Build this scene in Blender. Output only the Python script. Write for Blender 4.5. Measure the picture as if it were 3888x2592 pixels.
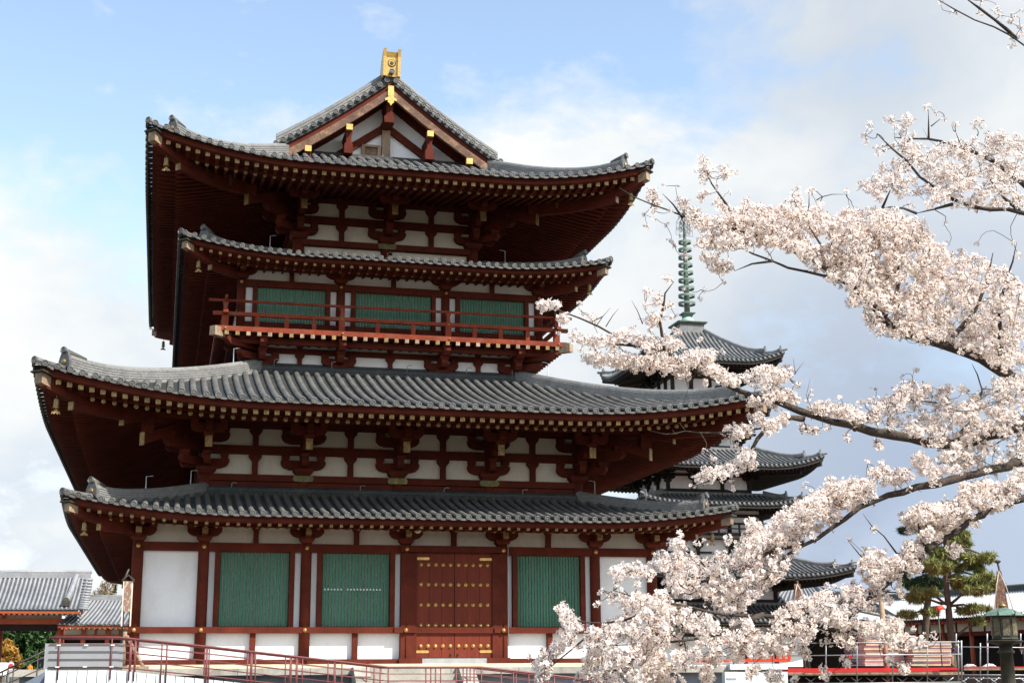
import bpy, math, random
import numpy as np
from mathutils import Vector, Matrix
sin, cos, pi = math.sin, math.cos, math.pi
R = math.radians
for o in list(bpy.data.objects):
    bpy.data.objects.remove(o)
scene = bpy.context.scene
COL = scene.collection
rnd = random.Random(7)

# ------------------------------------------------------------------ camera
CAM = Vector((-7.1439, -42.815, 1.6))
YAW, PITCH, ROLL, FPX = 0.2408, 0.2283, -0.0058, 5361.86     # focal length in pixels of a 3888 px wide frame
fw = Vector((sin(YAW)*cos(PITCH), cos(YAW)*cos(PITCH), sin(PITCH)))
rt0 = Vector((cos(YAW), -sin(YAW), 0))
up0 = rt0.cross(fw)
c_, s_ = cos(ROLL), sin(ROLL)
rt = c_*rt0 + s_*up0
up = c_*up0 - s_*rt0
cd = bpy.data.cameras.new('camera')
cd.sensor_width = 36; cd.lens = 36*FPX/3888; cd.clip_end = 20000; cd.clip_start = 0.3
cam = bpy.data.objects.new('camera', cd); COL.objects.link(cam)
M = Matrix((rt, up, -fw)).transposed().to_4x4(); M.translation = CAM
cam.matrix_world = M
scene.camera = cam

def ray(x, y):                       # viewing direction of a photo pixel (3888 x 2592), used to read positions off the photo
    return (fw + rt*((x-1944)/FPX) - up*((y-1296)/FPX))
def atY(x, y, Y):
    d = ray(x, y); return CAM + d*((Y-CAM.y)/d.y)
def atD(x, y, D):                    # at a given distance along the view axis
    return CAM + ray(x, y)*D

# ------------------------------------------------------------------ light
SUN_EL, SUN_AZ = R(47.5), R(140)     # azimuth from +Y towards +X
sdir = Vector((sin(SUN_AZ)*cos(SUN_EL), cos(SUN_AZ)*cos(SUN_EL), sin(SUN_EL)))
sl = bpy.data.lights.new('sun', 'SUN'); sl.energy = 4.6; sl.angle = R(0.5); sl.color = (1, .95, .87)
so = bpy.data.objects.new('sun', sl); COL.objects.link(so)
so.rotation_euler = sdir.to_track_quat('Z', 'Y').to_euler()
scene.view_settings.view_transform = 'Standard'; scene.view_settings.look = 'None'
scene.view_settings.exposure = 0.78; scene.view_settings.gamma = 1

def nn(nt, t, **kw):
    n = nt.nodes.new(t)
    for k, v in kw.items():
        if k.startswith('i_'):
            key = k[2:]
            n.inputs[int(key) if key.isdigit() else key.replace('_', ' ')].default_value = v
        else: setattr(n, k, v)
    return n
def lk(nt, a, b): nt.links.new(a, b)

world = bpy.data.worlds.new("World"); scene.world = world; world.use_nodes = True
nt = world.node_tree; nt.nodes.clear()
sky = nn(nt, 'ShaderNodeTexSky', sky_type='NISHITA', sun_disc=False, sun_elevation=SUN_EL, sun_rotation=SUN_AZ, air_density=1.0, dust_density=.6, ozone_density=1.0)
tc = nn(nt, 'ShaderNodeTexCoord')
nrm = nn(nt, 'ShaderNodeVectorMath', operation='NORMALIZE'); lk(nt, tc.outputs['Generated'], nrm.inputs[0])
def math_(op, a, b=None, clamp=False):
    m = nn(nt, 'ShaderNodeMath', operation=op, use_clamp=clamp)
    for i, q in enumerate((a, b)):
        if q is None: continue
        if isinstance(q, (int, float)): m.inputs[i].default_value = q
        else: lk(nt, q, m.inputs[i])
    return m.outputs[0]
mp = nn(nt, 'ShaderNodeMapping'); mp.inputs['Scale'].default_value = (1, 1, 1.7); lk(nt, nrm.outputs[0], mp.inputs[0])
n1 = nn(nt, 'ShaderNodeTexNoise', i_Scale=5.5, i_Detail=9.0, i_Roughness=.56, i_Distortion=.25); lk(nt, mp.outputs[0], n1.inputs['Vector'])
n2 = nn(nt, 'ShaderNodeTexNoise', i_Scale=19.0, i_Detail=7.0, i_Roughness=.6); lk(nt, mp.outputs[0], n2.inputs['Vector'])
nz = math_('ADD', math_('MULTIPLY', n1.outputs[0], .68), math_('MULTIPLY', n2.outputs[0], .32))
def blob(x, y, rpx, soft=1.0):       # a soft cap of the sky dome round one compass direction
    d = ray(x, y).normalized()
    dp = nn(nt, 'ShaderNodeVectorMath', operation='DISTANCE'); lk(nt, nrm.outputs[0], dp.inputs[0]); dp.inputs[1].default_value = d
    mr = nn(nt, 'ShaderNodeMapRange', interpolation_type='SMOOTHSTEP'); lk(nt, dp.outputs['Value'], mr.inputs[0])
    mr.inputs[1].default_value = rpx/FPX*1.25; mr.inputs[2].default_value = rpx/FPX*.1; mr.inputs[3].default_value = 0; mr.inputs[4].default_value = soft
    return mr.outputs[0]
cov = None
for b in [(3500, 300, 1400, .75), (3000, 900, 900, .72), (2400, 1150, 1000, .88), (2650, 1500, 900, .8), (350, 1500, 1000, .75), (100, 1900, 900, .75), (900, 2200, 1400, .7), (900, 480, 420, .30), (1800, 330, 300, .20),
          (100, 720, 200, .22), (340, 330, 150, .15), (270, 780, 130, .2), (3500, 1500, 700, .35), (2150, 20, 330, .2), (3700, 900, 800, .75), (3150, 1300, 800, .8), (1480, 70, 200, .12)]:
    o = blob(*b); cov = o if cov is None else math_('MAXIMUM', cov, o)
cm = math_('MULTIPLY', math_('SUBTRACT', math_('ADD', cov, math_('MULTIPLY', math_('SUBTRACT', nz, .5), 2.3)), .19), 2.5, True)
shade = nn(nt, 'ShaderNodeMapRange', interpolation_type='SMOOTHSTEP'); lk(nt, n1.outputs[0], shade.inputs[0])
shade.inputs[1].default_value = .3; shade.inputs[2].default_value = .68
# grey-blue rain cloud low in the south-east
dk = blob(3650, 2200, 1500, 1.0)
dkw = blob(3300, 100, 700, .5)
CB = 5.3
cc = nn(nt, 'ShaderNodeMix', data_type='RGBA'); lk(nt, shade.outputs[0], cc.inputs[0])
cc.inputs[6].default_value = (.70*CB, .78*CB, .86*CB, 1); cc.inputs[7].default_value = (.96*CB, .97*CB, .95*CB, 1)
cc2 = nn(nt, 'ShaderNodeMix', data_type='RGBA'); lk(nt, math_('MAXIMUM', dk, dkw), cc2.inputs[0]); lk(nt, cc.outputs[2], cc2.inputs[6])
cc2.inputs[7].default_value = (.50*CB, .56*CB, .65*CB, 1)
skb = nn(nt, 'ShaderNodeMix', data_type='RGBA', blend_type='MULTIPLY'); skb.inputs[0].default_value = 1; lk(nt, sky.outputs[0], skb.inputs[6]); skb.inputs[7].default_value = (1.78, 1.62, 1.44, 1)
cap = nn(nt, 'ShaderNodeVectorMath', operation='MINIMUM'); lk(nt, skb.outputs[2], cap.inputs[0]); cap.inputs[1].default_value = (7.2, 7.4, 7.8)     # the hazy horizon is no brighter than the clouds
mx = nn(nt, 'ShaderNodeMix', data_type='RGBA'); lk(nt, cm, mx.inputs[0]); lk(nt, cap.outputs[0], mx.inputs[6]); lk(nt, cc2.outputs[2], mx.inputs[7])
mx2 = nn(nt, 'ShaderNodeMix', data_type='RGBA'); lk(nt, math_('MULTIPLY', dk, .9), mx2.inputs[0]); lk(nt, mx.outputs[2], mx2.inputs[6]); mx2.inputs[7].default_value = (.42*CB, .51*CB, .67*CB, 1)
bg = nn(nt, 'ShaderNodeBackground', i_Strength=.117); lk(nt, mx2.outputs[2], bg.inputs[0])
wo = nn(nt, 'ShaderNodeOutputWorld'); lk(nt, bg.outputs[0], wo.inputs[0])

# ------------------------------------------------------------------ materials
def mat(name, col, rough=.7, var=.25, scale=3.0, stretch=(1, 1, 1), fine=40., fvar=.15, bump=.0, metal=0, dirt=None, spec=.3, dscale=1.2, dlo=.55, dhi=.8, tint=None):
    m = bpy.data.materials.new(name); m.use_nodes = True; t = m.node_tree; b = t.nodes['Principled BSDF']
    b.inputs['Roughness'].default_value = rough; b.inputs['Metallic'].default_value = metal
    b.inputs['Specular IOR Level'].default_value = spec
    tc = nn(t, 'ShaderNodeTexCoord'); mp = nn(t, 'ShaderNodeMapping'); mp.inputs['Scale'].default_value = stretch; lk(t, tc.outputs['Object'], mp.inputs[0])
    a = nn(t, 'ShaderNodeTexNoise', i_Scale=scale, i_Detail=5., i_Roughness=.6); lk(t, mp.outputs[0], a.inputs['Vector'])
    f = nn(t, 'ShaderNodeTexNoise', i_Scale=fine, i_Detail=3., i_Roughness=.6); lk(t, mp.outputs[0], f.inputs['Vector'])
    r1 = nn(t, 'ShaderNodeMapRange', i_1=.3, i_2=.7, i_3=1-var, i_4=1+var); lk(t, a.outputs[0], r1.inputs[0])
    r2 = nn(t, 'ShaderNodeMapRange', i_1=.3, i_2=.7, i_3=1-fvar, i_4=1+fvar); lk(t, f.outputs[0], r2.inputs[0])
    mu = nn(t, 'ShaderNodeMath', operation='MULTIPLY'); lk(t, r1.outputs[0], mu.inputs[0]); lk(t, r2.outputs[0], mu.inputs[1])
    vm = nn(t, 'ShaderNodeVectorMath', operation='SCALE'); vm.inputs[0].default_value = col; lk(t, mu.outputs[0], vm.inputs['Scale'])
    out = vm.outputs[0]
    if dirt is not None:
        d = nn(t, 'ShaderNodeTexNoise', i_Scale=dscale, i_Detail=8., i_Roughness=.7); lk(t, mp.outputs[0], d.inputs['Vector'])
        rr = nn(t, 'ShaderNodeMapRange', i_1=dlo, i_2=dhi, i_3=0., i_4=1.); lk(t, d.outputs[0], rr.inputs[0])
        mxn = nn(t, 'ShaderNodeMix', data_type='RGBA'); lk(t, rr.outputs[0], mxn.inputs[0]); lk(t, out, mxn.inputs[6]); mxn.inputs[7].default_value = (*dirt, 1); out = mxn.outputs[2]
    lk(t, out, b.inputs['Base Color'])
    if bump:
        bp = nn(t, 'ShaderNodeBump', i_Strength=bump, i_Distance=.02); lk(t, f.outputs[0], bp.inputs['Height']); lk(t, bp.outputs[0], b.inputs['Normal'])
    return m
MAT = dict(
 red=mat('vermilion_wood', (.104, .0205, .011), .75, .28, 1.5, (1, 1, 1), 30, .22, .15, dirt=(.06, .018, .011), dscale=2.5, dlo=.5, dhi=.82, spec=.12),
 redworn=mat('worn_vermilion_wood', (.21, .042, .02), .75, .3, 2., (1, 1, 1), 30, .25, .2, dirt=(.16, .09, .06), dscale=3., dlo=.52, dhi=.76, spec=.12),
 ridgetile=mat('sunlit_ridge_tile', (.19, .188, .18), .5, .2, 1.3, (1, 1, 1), 14, .25, .12, dirt=(.11, .11, .10), dscale=3., dlo=.5, dhi=.8, spec=.6),  # paler copy of the roof tile, sun on the ridges put into its colour
 shadedplaster=mat('shaded_tan_plaster', (.70, .645, .545), .9, .07, .8, (1, 1, .5), 12, .04, .05, dirt=(.52, .46, .37), dscale=1.3, dlo=.5, dhi=.85),  # white plaster with eave shade and warm bounce light put into its colour
 plate=mat('tarnished_plate', (.15, .14, .06), .5, .3, 4, (1, 1, 1), 25, .4, .3, metal=.4, dirt=(.40, .29, .11), dscale=7, dlo=.55, dhi=.7),
 plaster=mat('white_plaster', (.85, .845, .83), .85, .04, .8, (1, 1, .5), 12, .03, .05, dirt=(.70, .67, .60), dscale=1.1, dlo=.52, dhi=.85),
 tile=mat('grey_roof_tile', (.096, .094, .088), .5, .34, 1.3, (1, 1, 1), 14, .3, .12, dirt=(.16, .145, .125), dscale=4., dlo=.5, dhi=.8, spec=.5),
 pan=mat('dark_pan_tile', (.042, .046, .045), .6, .35, 1.5, (1, 1, 1), 14, .35, .15, spec=.35),
 gold=mat('gilded_metal', (.30, .19, .07), .45, .3, 3., (1, 1, 1), 25, .45, .3, metal=.5, dirt=(.10, .08, .04), dscale=11., dlo=.46, dhi=.66, spec=.5),
 gilt=mat('bright_gilt', (.60, .39, .12), .4, .15, 3., (1, 1, 1), 18, .3, .35, metal=.6, dirt=(.25, .15, .05), dscale=9., dlo=.52, dhi=.75, spec=.5),
 green=mat('green_painted_wood', (.052, .165, .097), .6, .12, 1.2, (1, 1, .04), 18, .04, 0, dirt=(.08, .165, .11), dscale=2.2, dlo=.5, dhi=.85),
 oldwood=mat('bare_weathered_wood', (.30, .215, .14), .75, .3, 3., (1, 1, .3), 30, .3, .25, dirt=(.12, .08, .05), dscale=5, dlo=.5, dhi=.8),
 stone=mat('granite', (.36, .335, .29), .85, .25, 1.2, (1, 1, 1), 45, .2, .2, dirt=(.17, .155, .13), dscale=1.7, dlo=.5, dhi=.75),
 tanstone=mat('pale_stone', (.58, .51, .38), .85, .15, 1.2, (1, 1, 1), 30, .12, .1, dirt=(.40, .34, .26), dscale=2, dlo=.5, dhi=.8),
 concrete=mat('grey_concrete', (.23, .25, .27), .85, .2, 1.5, (1, 1, .4), 25, .12, .1),
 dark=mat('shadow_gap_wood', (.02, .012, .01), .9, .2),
 steel=mat('galvanised_steel', (.42, .42, .42), .45, .15, 5, (1, 1, 1), 30, .1, 0, metal=.6),
 bronze=mat('dark_bronze', (.06, .055, .042), .5, .3, 4, (1, 1, 1), 30, .3, .2, metal=.4),
 patina=mat('green_copper', (.115, .165, .135), .6, .25, 2, (1, 1, 1), 25, .25, .1, dirt=(.13, .15, .09), dscale=2.5, dlo=.48, dhi=.75),
)

# ------------------------------------------------------------------ mesh helper
class MB:
    def __init__(s, T=None): s.v = []; s.f = []; s.mi = []; s.T = T; s.sm = []
    def add(s, vs, fs, m=0, smooth=False):
        b = len(s.v)
        s.v += [s.T(*p) for p in vs] if s.T else [tuple(p) for p in vs]
        for f in fs:
            s.f.append([b+i for i in f]); s.mi.append(m); s.sm.append(smooth)
    def box(s, x0, x1, y0, y1, z0, z1, m=0):
        s.add([(x0,y0,z0),(x1,y0,z0),(x1,y1,z0),(x0,y1,z0),(x0,y0,z1),(x1,y0,z1),(x1,y1,z1),(x0,y1,z1)],
              [(0,3,2,1),(4,5,6,7),(0,1,5,4),(1,2,6,5),(2,3,7,6),(3,0,4,7)], m)
    def frust(s, x, y, levels, m=0):   # levels: (z, half x, half y)
        vs = []; n = len(levels)
        for z, a, b in levels: vs += [(x-a,y-b,z),(x+a,y-b,z),(x+a,y+b,z),(x-a,y+b,z)]
        fs = [(3,2,1,0), tuple(4*(n-1)+i for i in range(4))]
        for k in range(n-1):
            for i in range(4):
                j = (i+1) % 4; fs.append((4*k+i, 4*k+j, 4*k+4+j, 4*k+4+i))
        s.add(vs, fs, m)
    def prism(s, poly, f0, f1, m=0):   # poly 2D; f0, f1: maps (u,v) -> 3D for the two ends
        n = len(poly)
        vs = [f0(*p) for p in poly] + [f1(*p) for p in poly]
        fs = [tuple(range(n-1, -1, -1)), tuple(range(n, 2*n))] + [(i, (i+1) % n, n+(i+1) % n, n+i) for i in range(n)]
        s.add(vs, fs, m)
    def sweep(s, prof, path, m=0, caps=True, smooth=False, closed=True, vert=True):  # prof (u lateral, v up)
        P = [Vector(p) for p in path]; n = len(prof); vs = []; fs = []
        for i, p in enumerate(P):
            t = (P[min(i+1, len(P)-1)] - P[max(i-1, 0)]).normalized()
            lat = Vector((-t.y, t.x, 0))
            lat = lat.normalized() if lat.length > 1e-6 else Vector((1, 0, 0))
            u = Vector((0, 0, 1)) if vert else t.cross(-lat).normalized()
            if not vert and u.z < 0: u = -u
            for a, b in prof: vs.append(tuple(p + lat*a + u*b))
        k = n if closed else n-1
        for i in range(len(P)-1):
            for j in range(k):
                q = (j+1) % n; fs.append((i*n+j, i*n+q, (i+1)*n+q, (i+1)*n+j))
        if caps and closed: fs += [tuple(range(n-1, -1, -1)), tuple((len(P)-1)*n+j for j in range(n))]
        s.add(vs, fs, m, smooth)
    def tube(s, path, rad, n=8, m=0, smooth=True, caps=True):
        P = [Vector(p) for p in path]; vs = []; fs = []
        if not hasattr(rad, '__len__'): rad = [rad]*len(P)
        t0 = (P[1]-P[0]).normalized(); ref = Vector((0, 0, 1)) if abs(t0.z) < .9 else Vector((1, 0, 0))
        A = t0.cross(ref).normalized()
        for i, p in enumerate(P):
            t = (P[min(i+1, len(P)-1)] - P[max(i-1, 0)]).normalized()
            A = (A - t*A.dot(t)).normalized(); Bv = t.cross(A)
            for j in range(n):
                a = 2*pi*j/n; vs.append(tuple(p + (A*cos(a)+Bv*sin(a))*rad[i]))
        for i in range(len(P)-1):
            for j in range(n):
                q = (j+1) % n; fs.append((i*n+j, i*n+q, (i+1)*n+q, (i+1)*n+j))
        if caps: fs += [tuple(range(n-1, -1, -1)), tuple((len(P)-1)*n+j for j in range(n))]
        s.add(vs, fs, m, smooth)
    def lathe(s, c, prof, n=16, m=0, axis=(0, 0, 1), smooth=True, caps=True):   # prof (radius, height along axis)
        ax = Vector(axis).normalized(); ref = Vector((0, 0, 1)) if abs(ax.z) < .9 else Vector((1, 0, 0))
        A = ref.cross(ax).normalized(); Bv = ax.cross(A); c = Vector(c); vs = []; fs = []
        for r, h in prof:
            for j in range(n):
                a = 2*pi*j/n; vs.append(tuple(c + ax*h + (A*cos(a)+Bv*sin(a))*max(r, 1e-4)))
        for i in range(len(prof)-1):
            for j in range(n):
                q = (j+1) % n; fs.append((i*n+j, i*n+q, (i+1)*n+q, (i+1)*n+j))
        if caps: fs += [tuple(range(n-1, -1, -1)), tuple((len(prof)-1)*n+j for j in range(n))]
        s.add(vs, fs, m, smooth)
    def build(s, name, mats, parent=None, label=None, kind=None, inv=None):
        if not s.v: return None
        me = bpy.data.meshes.new(name); me.from_pydata(s.v, [], s.f)
        for q in (mats if isinstance(mats, (list, tuple)) else [mats]): me.materials.append(MAT[q] if isinstance(q, str) else q)
        me.polygons.foreach_set('material_index', s.mi); me.polygons.foreach_set('use_smooth', s.sm)
        me.update()
        o = bpy.data.objects.new(name, me); COL.objects.link(o)
        if parent is not None:
            o.parent = parent
            root = parent
            off = Vector((0, 0, 0))
            while root is not None: off += root.location; root = root.parent
            if inv is not False: o.location = -off       # vertices are in world coordinates
        if label: o['label'] = label
        if kind: o['kind'] = kind
        return o
def tag(o, label, cat, group=None, kind=None):
    o['label'] = label; o['category'] = cat
    if group: o['group'] = group
    if kind: o['kind'] = kind
    return o
def empty(name, loc, label, cat, group=None):
    o = bpy.data.objects.new(name, None); COL.objects.link(o); o.location = loc; o.empty_display_size = .5
    return tag(o, label, cat, group)
def struct(mb, name, m):
    o = mb.build(name, m); o['kind'] = 'structure'; return o
# ------------------------------------------------------------------ the golden hall
LB = 26.97; YC = LB/2
hall = empty('temple_hall', (0, 0, 0), 'large vermilion and white temple hall with four grey tiled eaves and a gilded ridge finial', 'temple')
BELLS = []
CAPS = []
class Tier:
    def __init__(s, W, Y0, ez, lift, Dl, T, prof, sp, r, nfl, Tw, sq, rd, slope, gable=None, seed=0):
        s.W, s.Y0, s.ez, s.lift, s.Dl, s.T, s.prof, s.sp, s.r = W, Y0, ez, lift, Dl, T, prof, sp, r
        s.Tw, s.sq, s.rd, s.slope, s.gable = Tw, sq, rd, slope, gable
        s.Hy = LB/2-Y0
        s.L = dict(front=W, back=W, left=s.Hy, right=s.Hy)
    def pos(s, side, q, t, z):
        if side == 'front': return (q, s.Y0+t, z)
        if side == 'back': return (-q, LB-s.Y0-t, z)
        if side == 'left': return (-s.W+t, YC-q, z)
        return (s.W-t, YC+q, z)
    def lf(s, d, t, T): return s.lift*max(0, 1-d/s.Dl)**2.0*max(0, 1-t/T)**1.3
    def z(s, side, q, t):
        d = s.L[side]-abs(q)
        return s.ez + (prof_gable(t) if s.gable and side in ('left', 'right') and d >= s.gable['dg']-.2 else s.prof(t, side)) + s.lf(d, t, s.T)
    def zs(s, side, q, t):            # underside (board line above the rafters)
        d = s.L[side]-abs(q)
        if t < .97: b = -s.under + s.sq[1]/2 + .03*(t/.95)
        else: b = -s.under2 + s.rd/2 + s.slope*(t-.95)
        return s.ez + b + s.lf(d, t, s.Tw+1.0)
    def strip(s, mb, side, prof, m=0, n=44):   # prism of (t, dz(t) callable or const, base 'z' or 's') along the eave with mitred ends
        L = s.L[side]; A = [-cos(pi*i/n) for i in range(n+1)]
        A = [a*.55+ (2*i/n-1)*.45 for i, a in enumerate(A)]
        vs = []; k = len(prof)
        for a in A:
            for t, dz, base in prof:
                q = a*(L-t)
                zz = s.z(side, q, t) if base == 'z' else s.zs(side, q, t)
                if base == 'e':
                    zz = s.ez + s.lf(L-abs(q), t, s.T)
                vs.append(s.pos(side, q, t, zz+dz))
        fs = []
        for i in range(n):
            for j in range(k):
                jj = (j+1) % k; fs.append((i*k+j, i*k+jj, (i+1)*k+jj, (i+1)*k+j))
        fs += [tuple(range(k)), tuple(n*k+j for j in range(k-1, -1, -1))]
        mb.add(vs, fs, m)
    def tmax(s, side, q):
        d = s.L[side]-abs(q)
        if s.gable is None or side in ('front', 'back'): return min(s.T if s.gable is None else s.gable['Tf'], d)
        if d >= s.gable['dg']: return s.W-.05
        return min(d, s.gable['dg'])
    def build(s, label, capkind, disc_sides=('front', 'left', 'right')):
        s.under, s.under2 = s.sq[0], s.rd_dz
        rows = MB()
        r = s.r
        for side in ('front', 'left', 'right', 'back'):
            L = s.L[side]; n = int(2*L/s.sp)
            if n % 2 == 0: n += 0
            qs = [(k-(n-1)/2)*s.sp for k in range(n)]
            qs = [q for q in qs if L-abs(q) > .12]
            jit = rnd.random()
            for q in qs:
                tm = s.tmax(side, q)
                if tm < .2: tm = .2
                ns = max(1, int(tm/.36)); vs = []; fs = []
                dq = rnd.uniform(-.008, .008)
                ts = []
                for i in range(ns):
                    ts += [(i*tm/ns, 1.03), ((i+1)*tm/ns-.012, .95)]
                for t, k in ts:
                    zz = s.z(side, q, t)+.02
                    for j in range(7):
                        a = pi*j/6
                        vs.append(s.pos(side, q+dq+r*k*cos(a), t-.02, zz+r*k*sin(a)))
                for i in range(len(ts)-1):
                    for j in range(6): fs.append((i*7+j, i*7+j+1, (i+1)*7+j+1, (i+1)*7+j))
                rows.add(vs, fs, 0, True)
                if side != 'back':     # round end tile with rim and boss
                    zz = s.z(side, q, 0)+.02; vs = []; fs = []
                    rg = [(r*1.05, .03), (r*1.05, -.035), (r*.84, -.04), (r*.78, -.022), (r*.42, -.022), (r*.36, -.034), (.004, -.036)]
                    m = 12
                    for rr, tt in rg:
                        for j in range(m):
                            a = 2*pi*j/m; vs.append(s.pos(side, q+dq+rr*cos(a), -.02+tt, zz+rr*sin(a)+.005))
                    for i in range(len(rg)-1):
                        for j in range(m): fs.append((i*m+j, i*m+(j+1) % m, (i+1)*m+(j+1) % m, (i+1)*m+j))
                    rows.add(vs, fs, 0)
            # pan tiles between the rows
            qq = [-L+.0] + qs + [L-.0]
            for a, b in zip(qq[:-1], qq[1:]):
                mid = (a+b)/2
                tm = s.tmax(side, mid)
                if tm < .05: continue
                nc = max(1, int(tm/.24)); vs = []; fs = []
                for i in range(nc):
                    for t, dz in ((i*tm/nc, .028), ((i+1)*tm/nc, .0)):
                        for q, sag in ((a+.3*r, .01), (mid, -.03), (b-.3*r, .01)):
                            d = L-abs(q); te = min(t, max(d, 0)) if s.gable is None else t
                            vs.append(s.pos(side, q, te-.01, s.z(side, mid*.3+q*.7, te)+dz+sag-.02))
                for i in range(2*nc-1):
                    for j in range(2): fs.append((i*3+j, i*3+j+1, i*3+4+j, i*3+3+j))
                rows.add(vs, fs, 1)
                if side != 'back' and tm > .1:      # hanging lip of the eave pan tile
                    vs = []; K = 5
                    for tt in (-.03, .03):
                        for j in range(K):
                            u = j/(K-1); q = a*(1-u)+b*u; sg = -.035*math.sin(pi*u)
                            zz = s.z(side, q, 0)+sg
                            vs += [s.pos(side, q, tt, zz+.015), s.pos(side, q, tt, zz-.045)]
                    fs = []
                    for j in range(K-1):
                        fs.append((2*j, 2*j+2, 2*j+3, 2*j+1)); o = 2*K
                        fs.append((2*j+1, 2*j+3, o+2*j+3, o+2*j+1))
                    rows.add(vs, fs, 0)
        roof = rows.build('tiled_roof', ['tile', 'pan'], hall, label)
        s.roof = roof
        # eave timber: front board, soffit, rafters
        wood = MB(); fl = MB(); bs = MB()
        for side in ('front', 'left', 'right', 'back'):
            s.strip(wood, side, [(.17, -.08, 'z'), (.32, -.12, 'z'), (.32, -s.under+s.sq[1]/2+.005-s.prof(.3, 'front'), 'z'), (.17, -s.under+s.sq[1]/2+.02, 'e')])
            s.strip(wood, side, [(.2, .0, 's'), (.96, .0, 's'), (.96, .10, 's'), (.2, .06, 's')])
            s.strip(wood, side, [(.98, .0, 's'), (s.Tw+.3, .0, 's'), (s.Tw+.3, .06, 's'), (.98, .06, 's')])
            s.strip(wood, side, [(.90, -.10, 's'), (1.04, -.0, 's'), (1.04, .12, 's'), (.90, .0, 's')])
            if side == 'back': continue
            L = s.L[side]; sp = s.capsp; n = int(2*L/sp); w = s.sq[1]/2; rr = s.rd/2
            for k in range(n+1):
                q = (k-n/2)*sp; d = L-abs(q)
                if d < .55: continue
                # flying rafter
                t1 = min(1.0, d-.12)
                if t1 > .4:
                    vs = []
                    for t in (.33, t1):
                        zt = s.zs(side, q, min(t, .95))
                        vs += [s.pos(side, q-w*.8, t, zt-2*w*.9), s.pos(side, q+w*.8, t, zt-2*w*.9), s.pos(side, q+w*.8, t, zt+.01), s.pos(side, q-w*.8, t, zt+.01)]
                    rf = MB(); rf.add(vs, [(0,1,2,3),(7,6,5,4),(0,4,5,1),(1,5,6,2),(2,6,7,3),(3,7,4,0)])
                    if side != 'front': fl.add(rf.v, rf.f)
                    if side == 'front':
                        zc = s.zs(side, q, .33)-w*.9; c = MB()
                        c.box(q-w, q+w, s.Y0+.305, s.Y0+.335, zc-w, zc+w)
                        CAPS.append((capkind, 'square', c, s, q, rf))
                t1 = min(s.Tw+.2, d-.12)
                if t1 > 1.15:
                    P = []
                    for t in [.95+(t1-.95)*i/4 for i in range(5)]:
                        P.append(s.pos(side, q, t, s.zs(side, q, max(t, .98))-rr*.8))
                    rf = MB(); rf.tube(P, rr*.85, 6, caps=True)
                    if side != 'front': bs.add(rf.v, rf.f, 0, True)
                    if side == 'front':
                        c = MB(); p = P[0]
                        c.lathe((p[0], p[1]-.025, p[2]), [(rr, .04), (rr, 0), (rr*.6, -.004)], 10, 0, (0, 1, 0), False)
                        CAPS.append((capkind, 'round', c, s, q, rf))
        s.eave = wood.build('eave_board', 'red', hall)
        s.fl, s.bs = fl, bs
        # hips
        dtop = s.T if s.gable is None else s.gable['dg']+.12
        for sx, sy in ((-1, 0), (1, 0), (-1, 1), (1, 1)):
            rid = MB(); hip = MB(); hip2 = MB(); hipend = MB(); goldp = MB(); orn = MB(); tip = MB(); cop = MB(); boss = MB()
            def hp(d, dz, under=False):
                side = 'front'; q = s.W-d
                if under: zz = s.zs(side, q, d)
                else: zz = s.ez + s.prof(max(d, 0), 'front') + s.lf(max(d, 0), max(d, 0), s.T)
                y = s.Y0+d
                return (sx*(s.W-d), y if sy == 0 else LB-y, zz+dz)
            N = 12
            path = [hp(.80+(dtop-.80)*i/N, -.02+.08*max(0, 1-i/3)**2) for i in range(N+1)]
            hh = s.ridge_h; prof = [(-.15, -.06)]
            for i in range(5):
                z0 = hh*i/5; prof += [(-.15, z0), (-.135, z0+.012), (-.135, z0+hh/5-.012)]
            top = [(-.085*cos(pi*j/4)-.0, hh+.075*sin(pi*j/4)) for j in range(5)]
            prof = prof + [(-.10, hh)] + top + [(.10, hh)] + [(-a, b) for a, b in reversed(prof)]
            rid.sweep(prof, path, 0)
            # end ornament
            p0 = Vector(path[0]); p1 = Vector(path[1]); dirv = (p0-p1).normalized(); o = Vector((dirv.x, dirv.y, 0)).normalized(); la = Vector((-o.y, o.x, 0))
            pl = [(-.21, -.05), (-.22, .2), (-.18, hh*.9), (-.1, hh+.14), (0, hh+.18), (.1, hh+.14), (.18, hh*.9), (.22, .2), (.21, -.05), (.1, .05), (-.1, .05)]
            orn.prism(pl, lambda a, b: tuple(p0+la*a+Vector((0, 0, b))), lambda a, b: tuple(p0+o*.09+la*a+Vector((0, 0, b))))
            boss.lathe(tuple(p0+o*.09+Vector((0, 0, hh*.5))), [(.09, 0), (.08, .03), (.02, .05)], 10, 0, tuple(o))
            e0 = p1+Vector((0, 0, hh+.05)); e1 = p0+Vector((0, 0, hh+.13)); e2 = p0+o*.13+Vector((0, 0, hh+.16))
            orn.tube([e0, e1, e2], [.075, .085, .09], 10)
            orn.lathe(tuple(e2), [(.10, -.03), (.10, .03), (.08, .035), (.07, .02), (.03, .02), (.01, .03)], 12, 0, tuple((e2-e1).normalized()), False)
            # corner tile row to the tip
            tp = [hp(1.2, .05), hp(.6, .05), hp(.2, .04), hp(.02, .04)]
            tip.tube(tp, [.09, .09, .095, .1], 10)
            dv = (Vector(tp[3])-Vector(tp[2])).normalized()
            tip.lathe(tp[3], [(.11, -.03), (.11, .03), (.09, .035), (.08, .02), (.03, .02), (.01, .03)], 12, 0, tuple(dv), False)
            # hip rafters (upper one reaches the tip)
            w = s.hipw; hgt = s.hiph
            up_ = [hp(d, 0, True) for d in (.28, .6, .96)]; up_ = [(x, y, z-.02) for x, y, z in up_]
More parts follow.
